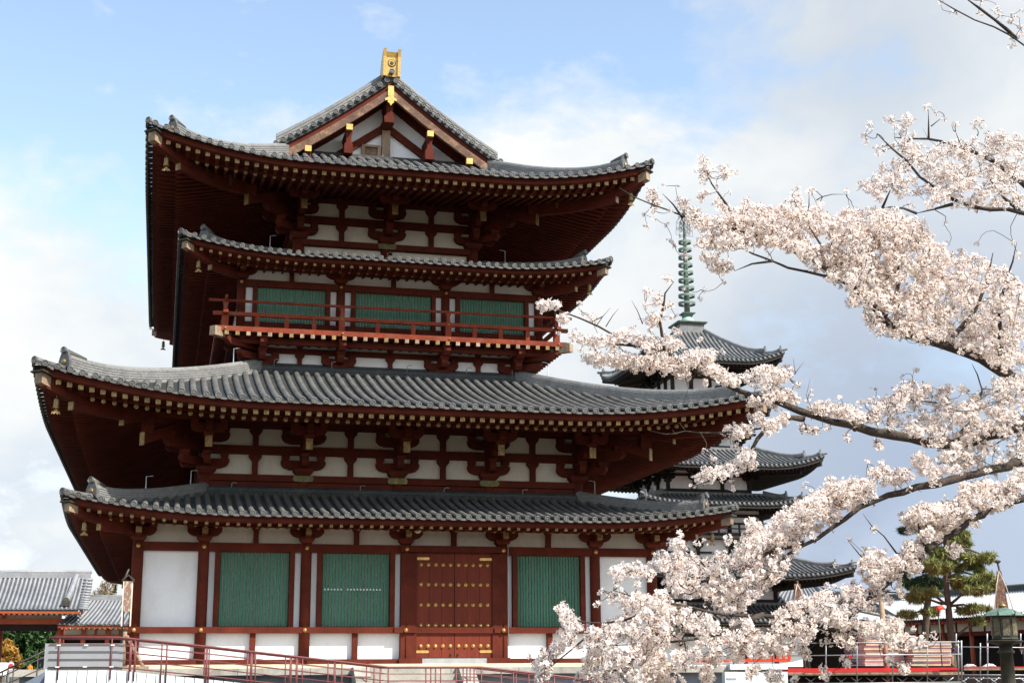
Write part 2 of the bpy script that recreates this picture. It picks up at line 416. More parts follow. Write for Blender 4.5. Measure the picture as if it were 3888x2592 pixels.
            base_ = [hp(d, 0, True) for d in (1.0, 1.6, 2.4, s.Tw+.2)]
            pr = [(-w/2, -hgt), (w/2, -hgt), (w/2, .03), (-w/2, .03)]
            hip.sweep(pr, up_+[(base_[1][0], base_[1][1], base_[1][2]+.1)])
            a0 = Vector(up_[0]); dv = (Vector(up_[0])-Vector(up_[1])).normalized()
            hipend.sweep([(a*1.06, b*.8) for a, b in pr], [tuple(a0+dv*.20), tuple(a0-dv*.12)])
            cop.sweep([(-w*.95, .035), (w*.95, .035), (w*.95, .075), (-w*.95, .075)], [tuple(a0+dv*.28), tuple(a0-dv*.3)])
            w *= .72; pr2 = [(-w/2, -hgt-.13), (w/2, -hgt-.13), (w/2, -.02), (-w/2, -.02)]
            hip2.sweep(pr2, base_)
            b0 = Vector(base_[0]); dv = (Vector(base_[0])-Vector(base_[1])).normalized()
            goldp.sweep([(a*1.05, b*1.02) for a, b in pr2], [tuple(b0+dv*.03), tuple(b0+dv*.0)])
            BELLS.append((s.name, sx, sy, tuple(Vector(hp(.62, 0, True))-Vector((0, 0, hgt))), s))
            o = rid.build('hip_ridge', 'ridgetile', hall)
            q = orn.build('ridge_end_ornament', 'tile', o); boss.build('gilded_boss', 'gold', o); tip.build('corner_end_tile', 'tile', roof)
            o = hip.build('hip_rafter', 'red', hall); hip2.build('hip_rafter', 'red', hall)
            hipend.build('hip_rafter_end', 'oldwood', o); cop.build('copper_cover', 'bronze', o); goldp.build('hip_rafter_plate', 'gold', o)
        if s.gable is None:       # ridge where the skirt meets the wall
            fl = MB(); T = s.T
            for side in ('front', 'left', 'right', 'back'):
                s.strip(fl, side, [(T-.16, -.05, 'z'), (T-.16, .10, 'z'), (T-.14, .12, 'z'), (T-.14, .2, 'z'), (T-.10, .25, 'z'), (T+.25, .25, 'z'), (T+.25, -.05, 'z')], n=6)
            fl.build('wall_ridge', 'pan', roof)

def prof_simple(a, b):
    return lambda t, side='front': a*t+b*t*t
low = Tier(9.95, -2.20, 5.94, .48, 5.0, 3.95, prof_simple(.195, .017), .297, .080, 0, 2.2, (.27, .095), .09, .12)
mid = Tier(10.86, -3.0, 9.08, .83, 6.5, 6.5, prof_simple(.255, .0125), .335, .088, 0, 4.87, (.31, .14), .135, .21)
umk = Tier(7.13, 1.05, 14.63, .47, 4.0, 3.65, prof_simple(.20, .012), .297, .080, 0, 2.05, (.24, .10), .09, .14)
def prof_top(t, side='front'):
    if t <= 4.2: return .27*t+.0295*t*t
    return 1.654+.44*(t-4.2)
def prof_gable(t): return .369*t+.02736*t*t      # the main slopes between the gables
top = Tier(8.28, -.16, 17.39, .87, 5.2, 5.0, prof_top, .335, .088, 0, 4.9, (.30, .14), .135, .20, gable=dict(dg=4.5, Tf=5.6))
for t_, nm, sp, rdz, hw, hh, rh in ((low, 'low', .293, .30, .21, .24, .30), (mid, 'mid', .30, .40, .27, .33, .36), (umk, 'umk', .30, .26, .21, .24, .30), (top, 'top', .305, .37, .27, .33, .36)):
    t_.name, t_.capsp, t_.rd_dz, t_.hipw, t_.hiph, t_.ridge_h = nm, sp, rdz, hw, hh, rh
low.build('lowest tiled skirt roof of the ground floor', 'low')
mid.build('broad tiled roof over the first bracket storey', 'mid')
umk.build('narrow tiled skirt roof above the balcony', 'umk')
top.build('topmost hipped and gabled tiled roof', 'top')
# gilded rafter ends: the ones that show largest are parts, the rest one part
big = [c for c in CAPS if c[0] == 'mid']; rest = [c for c in CAPS if c[0] != 'mid']
big.sort(key=lambda c: abs(c[4])); rest = rest+big[100:]; big = big[:100]
for kind, shape, c, t_, q, rf in big:
    o = rf.build('rafter', 'red', hall); c.build('rafter_end_cap', 'gold', o)
caps_ = MB()
for t_ in (low, mid, umk, top):
    caps_.add(t_.fl.v, t_.fl.f); caps_.add(t_.bs.v, t_.bs.f, 0, True)
for kind, shape, c, tt, q, rf in rest:
    caps_.add(c.v, c.f, 1); caps_.add(rf.v, rf.f)
caps_.build('rafters', ['red', 'gold'], hall, kind='stuff')

# ---- walls --------------------------------------------------------------
MO = 1.8736
def part(mb, name, m, parent=hall, label=None, kind=None): return mb.build(name, m, parent, label, kind)
def boxpart(name, m, *b, parent=hall, label=None):
    q = MB(); q.box(*b); return part(q, name, m, parent, label)
FX = [-7.8736, -6, -3, 0, 3, 6, 7.8736]
# ground floor core (white plaster)
core = MB(); core.box(-7.80, 7.80, .09, LB-.09, 1.70, 5.2); part(core, 'plaster_wall', 'plaster', label='white plaster infill of the ground floor')
boxpart('plaster_frieze', 'shadedplaster', -7.80, 7.80, .09, LB-.09, 5.2, 6.4)
def wall_side(FXs, mapf, simple):
    for x in FXs[:len(FXs)-(1 if simple else 0)]:
        m = MB(mapf); m.lathe((x, 0, 1.80), [(.165, 0), (.16, 3.3), (.15, 3.68)], 16)
        part(m, 'column', 'red')
    for z0, z1, dy in ((5.055, 5.305, .10), (2.69, 2.865, .17), (1.80, 1.94, .13)):
        e_ = -.2 if simple else (.17 if z0 == 2.69 else .05); m = MB(mapf); m.box(FXs[0]-e_, FXs[-1]+e_, -dy, .12, z0+.003*simple, z1-.003*simple); part(m, 'tie_beam', 'red')
wall_side(FX, None, False)
wall_side([-LB/2+7.87*0, -LB/2+1.87]+[(-LB/2+1.87)+i*(LB-3.74)/7 for i in range(1, 7)]+[LB/2-1.87, LB/2], lambda x, y, z: (-7.87+y*1.0, YC-x, z) , True)
def stud(mb, x, y, z, r=.05, k=1.0):
    mb.lathe((x, y, z), [(r*1.25, .0), (r*1.25, -.012), (r, -.014), (r*.86, -.04*k), (r*.45, -.062*k), (.003, -.068*k)], 12, 0, (0, 1, 0))
for x in FX:
    for z, y in ((5.18, -.16), (2.775, -.18)):
        if x in (0, 3): y -= .12 if z > 5 else .06
        m = MB(); stud(m, x, y, z, .048); part(m, 'gilded_stud', 'gilt')
# bracket shapes of the skirt storeys
def arm_poly(h, w, zb, zt):   # boat-shaped bracket arm
    return [(-w, zt), (-w, zt-.10*h), (-w*.95, zb+.11*h), (-w*.85, zb+.05*h), (-w*.62, zb), (w*.62, zb), (w*.85, zb+.05*h), (w*.95, zb+.11*h), (w, zt-.10*h), (w, zt)]
def small_bracket(x, y, zb, corner=0):
    m = MB()
    m.frust(x, y-.05, [(zb, .15, .15), (zb+.10, .225, .2), (zb+.19, .225, .2)])
    m.prism(arm_poly(1, .50, zb+.16, zb+.40), lambda a, b: (x+a, y-.17, b), lambda a, b: (x+a, y+.06, b))
    for u in (-.40, 0, .40):
        m.frust(x+u, y-.05, [(zb+.40, .075, .12), (zb+.45, .115, .15), (zb+.53, .115, .15)])
    m.prism([(-.55, zb+.32), (-.60, zb+.22), (-.5, zb+.16), (.1, zb+.16), (.1, zb+.40), (-.55, zb+.40)], lambda a, b: (x-.08, y+a, b), lambda a, b: (x+.08, y+a, b))
    m.frust(x, y-.42, [(zb+.40, .09, .09), (zb+.45, .12, .12), (zb+.55, .12, .12)])
    if corner:
        m.prism([(-.1, zb+.38), (-.1, zb+.14), (.75, zb+.14), (.9, zb+.24), (.9, zb+.38)], lambda a, b: (x+corner*a*.7+.07, y-a*.7+.07, b), lambda a, b: (x+corner*a*.7-.07, y-a*.7-.07, b))
    o = part(m, 'bracket', 'red')
    g = MB(); g.box(x-.085, x+.085, y-.62, y-.60, zb+.19, zb+.36); part(g, 'bracket_cap', 'gold', o)
def strut(x, y, z0, z1, w=.075, flare=.16, fh=.16):
    m = MB(); m.prism([(-w, z0), (w, z0), (w, z1-fh-.05), (w+.02, z1-fh), (flare, z1-fh*.45), (flare, z1), (-flare, z1), (-flare, z1-fh*.45), (-w-.02, z1-fh), (-w, z1-fh-.05)],
      lambda a, b: (x+a, y-.10, b), lambda a, b: (x+a, y+.08, b)); part(m, 'strut', 'red')
for i, x in enumerate(FX):
    small_bracket(x, 0, 5.33, -1 if i == 0 else (1 if i == 6 else 0))
for x in (-4.5, -1.5, 1.5, 4.5): strut(x, 0.05, 5.30, 5.86)
boxpart('wall_plate', 'red', -8.6, 8.6, -.13, .13, 5.86, 6.02)
boxpart('eave_purlin', 'red', -8.9, 8.9, -.52, -.36, 5.83, 5.93)
# windows
def lattice(x0, x1, z0, z1, y, n, label=None, gaps=False, worn=False, frame=.15, bot=True):
    f = MB()
    f.box(x0-frame, x0, y-.12, y+.12, z0-.02, z1+.02); f.box(x1, x1+frame, y-.12, y+.12, z0-.02, z1+.02); f.box(x0-.01, x1+.01, y-.03, y+.12, z0-.05, z0+.02); f.box(x0-.01, x1+.01, y-.03, y+.12, z1-.02, z1+.03)
    o = part(f, 'window_frame', 'red', label=label)
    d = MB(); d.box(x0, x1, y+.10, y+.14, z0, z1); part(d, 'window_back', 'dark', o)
    b = MB(); w = (x1-x0)/n
    for i in range(n):
        xc = x0+(i+.5)*w; h = w*.36; dy = rnd.uniform(-.006, .006)
        b.prism([(-h, .02), (-h, -h*.3), (-h*.7, -h*.75), (h*.7, -h*.75), (h, -h*.3), (h, .02)], lambda a, c: (xc+a, y+.02+c+dy, z0), lambda a, c: (xc+a, y+.02+c+dy, z1))
    part(b, 'lattice_bars', 'greenworn' if worn else 'green', o)
    if gaps:
        for i in range(1, n-1):
            if i in (7, 19): continue
            xc = x0+i*w; g = MB(); g.box(xc-.018, xc+.018, y-.01, y+.01, z0+1.08, z0+1.125); part(g, 'bar_spacer', 'plaster', o)
    return o
MAT['greenworn'] = mat('worn_green_painted_wood', (.056, .17, .102), .6, .2, 1.2, (2.5, 1, .12), 18, .08, 0, dirt=(.25, .16, .10), dscale=2.6, dlo=.60, dhi=.68)
lattice(-5.52, -3.49, 2.87, 5.05, 0, 21, 'green lattice window beside the plain white corner bay')
lattice(-2.52, -.48, 2.87, 5.05, 0, 21, 'green lattice window with a row of white spacers', gaps=True)
lattice(3.48, 5.50, 2.87, 5.05, 0, 22, 'weathered green lattice window right of the door', worn=True)
for x in (-4.5, -1.5, 4.5): boxpart('dado_post', 'red', x-.08, x+.08, -.08, .1, 1.93, 2.70)
# door
frame_ = boxpart('door_jamb', 'red', -.15, .33, -.16, .1, 1.82, 5.06); boxpart('door_jamb', 'red', 2.67, 3.15, -.16, .1, 1.82, 5.06)
m = MB(); m.box(-.18, 3.18, -.27, -.10, 5.11, 5.29); part(m, 'door_lintel', 'red', frame_)
boxpart('door_sill', 'red', -.2, .5, -.24, -.1, 1.80, 1.965); boxpart('door_sill', 'red', 2.5, 3.2, -.24, -.1, 1.80, 1.965)
m = MB(); m.box(.48, 2.52, -.20, -.10, 1.79, 1.95); part(m, 'threshold_plate', 'steel', frame_, 'grey metal plate over the threshold')
boxpart('door_rail', 'red', -.35, .3, -.22, -.02, 2.70, 2.86); boxpart('door_rail', 'red', 2.72, 3.35, -.22, -.02, 2.70, 2.86)
for side, (xa, xb) in enumerate(((.335, 1.495), (1.505, 2.665))):
    m = MB(); w = (xb-xa)/3
    for i in range(3): m.box(xa+i*w+.004, xa+(i+1)*w-.004, -.10, -.04, 1.97, 5.05)
    leaf = part(m, 'door_leaf', 'door', label=None) if 'door' in MAT else part(m, 'door_leaf', mat('door_wood', (.155, .029, .015), .55, .2, 1.4, (1.3, 1, .25), 30, .15, .12, dirt=(.10, .022, .012), dscale=2., dlo=.5, dhi=.85, spec=.15))
    for z in (4.736, 4.14, 3.533, 2.917, 2.31):
        for k in range(5):
            x = xa+.13+k*(1.16-.25)/4 if side == 0 else xb-.13-(4-k)*(1.16-.25)/4
            q = MB(); stud(q, x, -.10, z, .047); part(q, 'door_stud', 'gilt', leaf)
    for z in (4.91, 2.147):
        q = MB(); x0, x1 = (xa, xa+.40) if side == 0 else (xb-.40, xb)
        q.prism([(x0, z-.04), (x1-.04, z-.04), (x1, z), (x1-.04, z+.04), (x0, z+.04)] if side == 0 else [(x0+.04, z-.04), (x1, z-.04), (x1, z+.04), (x0+.04, z+.04), (x0, z)],
                lambda a, b: (a, -.118, b), lambda a, b: (a, -.09, b)); part(q, 'strap_hinge', 'gilt', leaf)
    q = MB(); x = 1.5+(-.11 if side == 0 else .11); stud(q, x, -.10, 2.065, .03); part(q, 'door_knob', 'bronze', leaf)
# loudspeaker under the eave
m = MB(); m.lathe((.26, -.62, 5.735), [(.11, -.02), (.115, -.01), (.09, .02), (.03, .05), (.03, .16)], 16, 0, (-.05, 1, .1)); m.box(.22, .30, -.5, -.05, 5.72, 5.76)
part(m, 'loudspeaker', mat('cream_plastic', (.6, .57, .5), .5, .05), label='round cream loudspeaker on the bracket left of the door')
m = MB(); m.tube([(3.13, -.20, 5.9), (3.13, -.20, 5.4), (3.13, -.32, 5.25), (3.14, -.30, 2.3)], .012, 5); part(m, 'rain_chain_cable', 'steel')

# ---- main bracket storeys ------------------------------------------------
def big_bracket(X, Y, zb, k, corner=0, tail=1.87, tz=.725):
    m = MB(); f = lambda v: v*k
    def arm(u, o0, o1, w, z0, z1): m.prism(arm_poly(1, w, z0, z1), lambda a, b: (X+u+a, Y-o0, b), lambda a, b: (X+u+a, Y-o1, b))
    def block(u, o, z0, w=.12): m.frust(X+u, Y-o, [(z0, w*.72, w*.72), (z0+f(.07), w, w), (z0+f(.17), w, w)])
    def out(o, z0, z1, w=.11):
        m.prism([(-.1, z0), (o-.14, z0), (o-.05, z0+.05), (o, z0+.12), (o, z1), (-.1, z1)], lambda a, b: (X-w, Y-a, b), lambda a, b: (X+w, Y-a, b))
    m.frust(X, Y-.06, [(zb, .21, .2), (zb+f(.11), .31, .28), (zb+f(.22), .31, .28)])
    arm(0, -.02, .16, f(.70), zb+f(.18), zb+f(.47))
    for u in (-.56, 0, .56): block(f(u), .07, zb+f(.47))
    out(.80, zb+f(.22), zb+f(.47)); block(0, .66, zb+f(.47), .13)
    arm(0, -.02, .16, f(.70), zb+f(1.0), zb+f(1.29))
    for u in (-.56, 0, .56): block(f(u), .07, zb+f(1.29))
    out(1.25, zb+f(.66), zb+f(.98)); block(0, 1.08, zb+f(.95), .13)
    # tail rafter
    T0 = Vector((0, 1.6, zb+f(2.15))); ang = math.atan2(f(1.55), 3.0)
    m.prism([(-.4, zb+f(1.75)), (tail, zb+f(tz-.15)), (tail, zb+f(tz+.17)), (-.4, zb+f(2.07))], lambda a, b: (X-.10, Y-a, b), lambda a, b: (X+.10, Y-a, b))
    # outer arm with three blocks under the purlin
    oo = tail-.13; z1 = zb+f(tz+.17)
    m.frust(X, Y-oo, [(z1, .11, .11), (z1+.07, .16, .15), (z1+f(.14), .16, .15)])
    m.prism(arm_poly(1, f(.55), z1+f(.12), z1+f(.40)), lambda a, b: (X+a, Y-oo-.1, b), lambda a, b: (X+a, Y-oo+.1, b))
    for u in (-.43, 0, .43): m.frust(X+f(u), Y-oo, [(z1+f(.40), .085, .09), (z1+f(.46), .12, .12), (z1+f(.54), .12, .12)])
    m.prism([(.3, z1+f(.12)), (oo+.35, z1+f(.14)), (oo+.45, z1+f(.22)), (oo+.45, z1+f(.4)), (.3, z1+f(.4))], lambda a, b: (X-.1, Y-a, b), lambda a, b: (X+.1, Y-a, b))
    if corner:
        D = Vector((corner*.7071, -.7071, 0)); N_ = Vector((corner*.7071, .7071, 0)); c = Vector((X, Y, 0))
        def dp(poly, w): m.prism(poly, lambda a, b: tuple(c+D*a-N_*w+Vector((0, 0, b))), lambda a, b: tuple(c+D*a+N_*w+Vector((0, 0, b))))
        dp([(-.1, zb+f(.22)), (1.0, zb+f(.22)), (1.12, zb+f(.34)), (1.12, zb+f(.47)), (-.1, zb+f(.47))], .11)
        dp([(-.1, zb+f(.66)), (1.65, zb+f(.66)), (1.8, zb+f(.8)), (1.8, zb+f(.98)), (-.1, zb+f(.98))], .11)
        for a_, z_ in ((.95, .47), (1.55, .95)):
            q = c+D*a_; m.frust(q.x, q.y, [(zb+f(z_), .1, .1), (zb+f(z_+.07), .15, .15), (zb+f(z_+.17), .15, .15)])
        dp([(-.4, zb+f(1.75)), (tail*1.45, zb+f(tz-.15)), (tail*1.45, zb+f(tz+.17)), (-.4, zb+f(2.07))], .12)
        dp([(.5, zb+f(1.75)), (tail*1.9, zb+f(tz+.33)), (tail*1.9, zb+f(tz+.62)), (.5, zb+f(2.07))], .12)
        q = c+D*(tail*1.35); m.frust(q.x, q.y, [(z1, .12, .12), (z1+.08, .18, .18), (z1+f(.5), .18, .18)])
        # arms continuing round the corner
        for z0, z1_, ln in ((.18, .47, .8), (.66, .98, 1.25)):
            m.prism([(-.1, zb+f(z0)), (ln-.1, zb+f(z0)), (ln, zb+f(z0+.12)), (ln, zb+f(z1_)), (-.1, zb+f(z1_))], lambda a, b: (X+corner*a, Y-.11, b), lambda a, b: (X+corner*a, Y+.11, b))
        for q_, zc_ in ((c+D*(tail*1.45+.01), tz+.01), (c+D*(tail*1.9+.01), tz+.475)):
            pass
    o = part(m, 'bracket', 'red')
    g = MB(); zc = zb+f(tz); g.box(X-.105, X+.105, Y-tail-.03, Y-tail+.0, zc-.16, zc+.18); part(g, 'tail_rafter_plate', 'gold', o)
    if corner:
        for a_, zt_ in ((tail*1.45, tz), (tail*1.9, tz+.47)):
            g = MB(); q = c+D*a_
            g.prism([(-.095, -.19), (.095, -.19), (.095, .20), (-.095, .20)], lambda a, b: tuple(q+N_*a+Vector((0, 0, zb+f(zt_)+b))), lambda a, b: tuple(q+D*.03+N_*a+Vector((0, 0, zb+f(zt_)+b))))
            part(g, 'tail_rafter_plate', 'gold', o)
def plate_on_beam(x, y, z0, z1, w=.33):
    m = MB(); h = (z1-z0)/2; zc = (z0+z1)/2
    m.prism([(-w, zc), (-w+.05, z1), (w-.05, z1), (w, zc), (w-.05, z0), (-w+.05, z0)], lambda a, b: (x+a, y-.02, b), lambda a, b: (x+a, y+.02, b)); part(m, 'beam_plate', 'plate')
def bracket_storey(Y, hw, xs, z_low, zb, k, sx, b1=(.744, .914), b2=(1.466, 1.66)):
    z = lambda v: zb+k*v
    m = MB(); m.box(-hw+.05, hw-.05, Y+.06, LB-Y-.06, z_low, z(1.9)); part(m, 'plaster_wall', 'shadedplaster')
    for z0, z1, dy, ext in ((zb-.21, zb-.0, .17, .0), (z(b1[0]-.10), z(b1[1]), .10, .35), (z(b2[0]), z(b2[1]), .10, .5)):
        m = MB(); m.box(-hw-ext-.1, hw+ext+.1, Y-dy, Y+.1, z0, z1); part(m, 'tie_beam', 'red')
    for sgn in (-1, 1):
        m = MB(); xa, xb = sorted((sgn*hw-.1, sgn*hw+.1)); m.box(xa, xb, Y+.1, LB-Y-.1, zb-.2, z(.0)); m.box(xa, xb, Y+.1, LB-Y-.1, z(b1[0]-.1), z(b1[1])); m.box(xa, xb, Y+.1, LB-Y-.1, z(b2[0]), z(b2[1])); part(m, 'tie_beam', 'red')
    for i, x in enumerate(xs):
        big_bracket(x, Y, zb, k, -1 if i == 0 else (1 if i == len(xs)-1 else 0))
        if 0 < i < len(xs)-1: plate_on_beam(x, Y-.19, zb-.20, zb-.01)
        m = MB(); m.lathe((x, Y, z_low), [(.2, 0), (.2, zb-z_low+.01)], 14); part(m, 'column', 'red')
    for x in sx:
        strut(x, Y+.02, zb, z(b1[0]-.1), .09, .2, .2); strut(x, Y+.02, z(b1[1]), z(b2[0]), .09, .2, .2)
    m = MB(); m.box(-hw-3, hw+3, Y-1.74-.11, Y-1.74+.11, z(1.40), z(1.58)); part(m, 'eave_purlin', 'red')
bracket_storey(MO, 6, [-6, -3, 0, 3, 6], 6.7, 7.59, 1.0, [-4.5, -1.5, 1.5, 4.5])
m = MB(); m.box(-6.1, 6.1, MO-.12, MO+.1, 6.95, 7.36); part(m, 'tie_beam', 'red')
YT = 4.85; HT = 3.1
bracket_storey(YT, HT, [-HT, 0, HT], 15.2, 16.27, .96, [-1.6, 1.6])
# ---- koshigumi under the balcony -----------------------------------------
YK = 3.62; HK = 4.32; KX = [-HK, -1.75, 1.75, HK]
m = MB(); m.box(-HK+.05, HK-.05, YK+.05, LB-YK-.05, 11.0, 12.5); part(m, 'plaster_wall', 'plaster')
for z0, z1 in ((11.27, 11.42), (11.90, 12.07), (12.19, 12.4)):
    m = MB(); m.box(-HK-.15, HK+.15, YK-.08, YK+.1, z0, z1); part(m, 'tie_beam', 'red')
def koshi(X, corner=0):
    m = MB(); zb = 11.38; Y = YK
    m.frust(X, Y-.05, [(zb, .17, .15), (zb+.1, .24, .2), (zb+.17, .24, .2)])
    m.prism(arm_poly(1, .58, zb+.14, zb+.40), lambda a, b: (X+a, Y-.15, b), lambda a, b: (X+a, Y+.05, b))
    for u in (-.46, 0, .46): m.frust(X+u, Y-.05, [(zb+.40, .08, .1), (zb+.45, .12, .13), (zb+.53, .12, .13)])
    for o, z0, z1 in ((.75, zb+.2, zb+.42), (1.2, zb+.52, zb+.74)):
        m.prism([(-.1, z0), (o-.14, z0), (o, z0+.11), (o, z1), (-.1, z1)], lambda a, b: (X-.11, Y-a, b), lambda a, b: (X+.11, Y-a, b))
        m.frust(X, Y-o+.14, [(z1, .1, .1), (z1+.05, .14, .14), (z1+.12, .14, .14)])
    if corner:
        D = Vector((corner*.7071, -.7071, 0)); N_ = Vector((corner*.7071, .7071, 0)); c = Vector((X, Y, 0))
        for o, z0, z1 in ((1.1, zb+.2, zb+.42), (1.75, zb+.52, zb+.74)):
            m.prism([(-.1, z0), (o-.2, z0), (o, z0+.12), (o, z1), (-.1, z1)], lambda a, b: tuple(c+D*a-N_*.11+Vector((0, 0, b))), lambda a, b: tuple(c+D*a+N_*.11+Vector((0, 0, b))))
            m.prism([(-.1, z0), (o*.7-.14, z0), (o*.7, z0+.1), (o*.7, z1), (-.1, z1)], lambda a, b: (X+corner*a, Y-.1, b), lambda a, b: (X+corner*a, Y+.1, b))
    part(m, 'bracket', 'red')
for i, x in enumerate(KX): koshi(x, -1 if i == 0 else (1 if i == 3 else 0))
for x in (-3.05, 0, 3.05): strut(x, YK+.02, 11.42, 11.90, .075, .16, .14); strut(x, YK+.02, 12.06, 12.20, .07, .12, .05)
# ---- balcony -------------------------------------------------------------
BX, BY = 5.87, 2.28
def ringpart(name, m_, o, h0, h1, w, ext=0.0, parent=hall):
    out = []
    m = MB(); m.box(-BX+o-ext, BX-o+ext, BY+o, BY+o+w, h0, h1); out.append(part(m, name, m_, parent))
    for sgn in (-1, 1):
        x0, x1 = sorted((sgn*(BX-o), sgn*(BX-o-w))); m = MB(); m.box(x0, x1, BY+o+(w if ext == 0 else -ext), LB-BY-o, h0+.003, h1-.003); out.append(part(m, name, m_, parent))
    return out
m = MB(); m.box(-BX+.05, BX-.05, BY+.05, LB-BY-.05, 12.30, 12.36); floor_ = part(m, 'balcony_floor', 'red')
ringpart('balcony_beam', 'redworn', 0, 12.29, 12.45, .16)
ringpart('balcony_joist_beam', 'red', .45, 12.02, 12.2, .18)
m = MB()
caps = []
for k in range(-16, 17):
    x = k*.345
    m.box(x-.06, x+.06, BY+.02, BY+1.4, 12.165, 12.285)
    q = MB(); q.box(x-.065, x+.065, BY-.0, BY+.018, 12.16, 12.288); caps.append((k, q))
for sgn in (-1, 1):
    for k in range(55):
        y = BY+.4+k*.345; xa, xb = sorted((sgn*(BX-.02), sgn*(BX-1.4))); m.box(xa, xb, y-.06, y+.06, 12.165, 12.285)
jo = part(m, 'balcony_joists', 'red')
for k, q in caps: part(q, 'joist_end_cap', 'gold' if (k*7) % 5 in (0, 3) else 'oldwood', jo)
for sgn in (-1, 1):
    m = MB(); D = Vector((sgn*.7071, -.7071, 0)); N_ = Vector((sgn*.7071, .7071, 0)); c = Vector((sgn*(BX-1.2), BY+1.2, 0))
    m.prism([(0, 12.1), (1.85, 12.1), (1.85, 12.40), (0, 12.40)], lambda a, b: tuple(c+D*a-N_*.12+Vector((0, 0, b))), lambda a, b: tuple(c+D*a+N_*.12+Vector((0, 0, b)))); part(m, 'corner_beam', 'oldwood')
RY = BY+.30; RX = BX-.30
def rail(z, r0, ext, sq):
    m = MB()
    if sq: m.box(-RX-ext, RX+ext, RY-sq, RY+sq, z-.06, z+.06)
    else: m.tube([(-RX-ext, RY, z), (RX+ext, RY, z)], r0, 8)
    o = part(m, 'balcony_rail', 'redworn')
    for sgn in (-1, 1):
        m = MB()
        if sq: m.box(sgn*RX-sq, sgn*RX+sq, RY-ext, LB-RY, z-.045, z+.045)
        else: m.tube([(sgn*RX, RY-ext, z+.02), (sgn*RX, LB-RY, z+.02)], r0, 8)
        part(m, 'balcony_rail', 'redworn')
rail(13.36, .048, .55, 0); rail(12.92, 0, .40, .075)
for x in (-RX, -1.79, 1.79, RX):
    m = MB(); m.prism([(-.10, 12.45), (-.10, 12.98), (-.06, 13.02), (-.055, 13.2), (-.09, 13.26), (-.09, 13.31), (.09, 13.31), (.09, 13.26), (.055, 13.2), (.06, 13.02), (.10, 12.98), (.10, 12.45)], lambda a, b: (x+a, RY-.085, b), lambda a, b: (x+a, RY+.085, b)); part(m, 'railing_post', 'redworn')
    for z in (12.92, 12.37):
        q = MB(); stud(q, x, RY-.085 if z > 12.5 else BY, z, .03); part(q, 'gilded_stud', 'gilt')
for x in (-4.55, -3.6, -2.7, -.6, .6, 2.7, 3.6, 4.55):
    m = MB(); m.box(x-.07, x+.07, RY-.05, RY+.05, 12.45, 12.87); part(m, 'railing_post', 'redworn')
# ---- upper skirt storey wall ----------------------------------------------
YU = 3.08; UX = [-5.07, -1.79, 1.79, 5.07]
m = MB(); m.box(-5.0, 5.0, YU+.08, LB-YU-.08, 12.36, 14.9); part(m, 'plaster_wall', 'plaster')
for x in UX:
    m = MB(); m.lathe((x, YU, 12.36), [(.15, 0), (.145, 1.95)], 14); part(m, 'column', 'red')
    q = MB(); stud(q, x, YU-.15, 14.12, .045); part(q, 'gilded_stud', 'gilt')
for z0, z1, dy in ((14.0, 14.23, .10), (12.62, 12.8, .1), (12.40, 12.52, .08)):
    m = MB(); m.box(-5.12, 5.12, YU-dy, YU+.1, z0, z1); part(m, 'tie_beam', 'red')
for i, x in enumerate(UX): small_bracket(x, YU, 14.25, -1 if i == 0 else (1 if i == 3 else 0))
for x in (-3.43, 0, 3.43): strut(x, YU+.04, 14.23, 14.74)
m = MB(); m.box(-5.7, 5.7, YU-.13, YU+.13, 14.78, 14.9); part(m, 'wall_plate', 'red')
for x0, x1, l in ((-4.56, -2.28, 'left'), (-1.30, 1.30, 'middle'), (2.28, 4.56, 'right')):
    lattice(x0, x1, 12.8, 14.0, YU, 24 if l != 'middle' else 26, frame=.14)
# ---- gable -----------------------------------------------------------------
GY = 4.35
def zg(x): return top.ez+prof_gable(top.W-abs(x))
g = MB(); n = 24
xs = [-4.3+8.6*i/n for i in range(n+1)]
poly = [(x, zg(x)-.25) for x in xs if zg(x)-.25 > 19.35]
poly = [(poly[0][0], 19.2)]+poly+[(poly[-1][0], 19.2)]
g.prism(poly, lambda a, b: (a, 5.5, b), lambda a, b: (a, 5.62, b)); part(g, 'gable_wall', 'plaster')
g = MB(); g.prism(poly, lambda a, b: (a, LB-5.5, b), lambda a, b: (a, LB-5.62, b)); part(g, 'gable_wall', 'plaster')
def slope_board(y0, y1, zt, zb_, m_, name, xmax=4.05, parent=hall, xmin=0):
    out = None
    for sgn in (-1, 1):
        m = MB(); X = [xmin+(xmax-xmin)*i/10 for i in range(11)]
        poly = [(sgn*x, zg(x)+zt) for x in X]+[(sgn*x, zg(x)+zb_) for x in reversed(X)]
        m.prism(poly, lambda a, b: (a, y0, b), lambda a, b: (a, y1, b))
        out = part(m, name, m_, parent)
slope_board(GY+.06, GY+.20, -.02, -.30, 'red', 'bargeboard')
MAT['bargewood'] = mat('weathered_bargeboard', (.13, .07, .045), .7, .4, 2.5, (1, 1, 1), 20, .3, .2, dirt=(.30, .19, .10), dscale=2.5, dlo=.52, dhi=.7)
slope_board(GY+.0, GY+.14, -.30, -.62, 'bargewood', 'bargeboard')
slope_board(GY+.21, 5.5, -.12, -.20, 'red', 'gable_soffit', 4.2)
for k in range(3): slope_board(GY+.30+k*.36, GY+.42+k*.36, -.20, -.30, 'red', 'gable_rafter', 4.1)
slope_board(5.36, 5.52, -.30, -.52, 'red', 'gable_beam', 3.9)
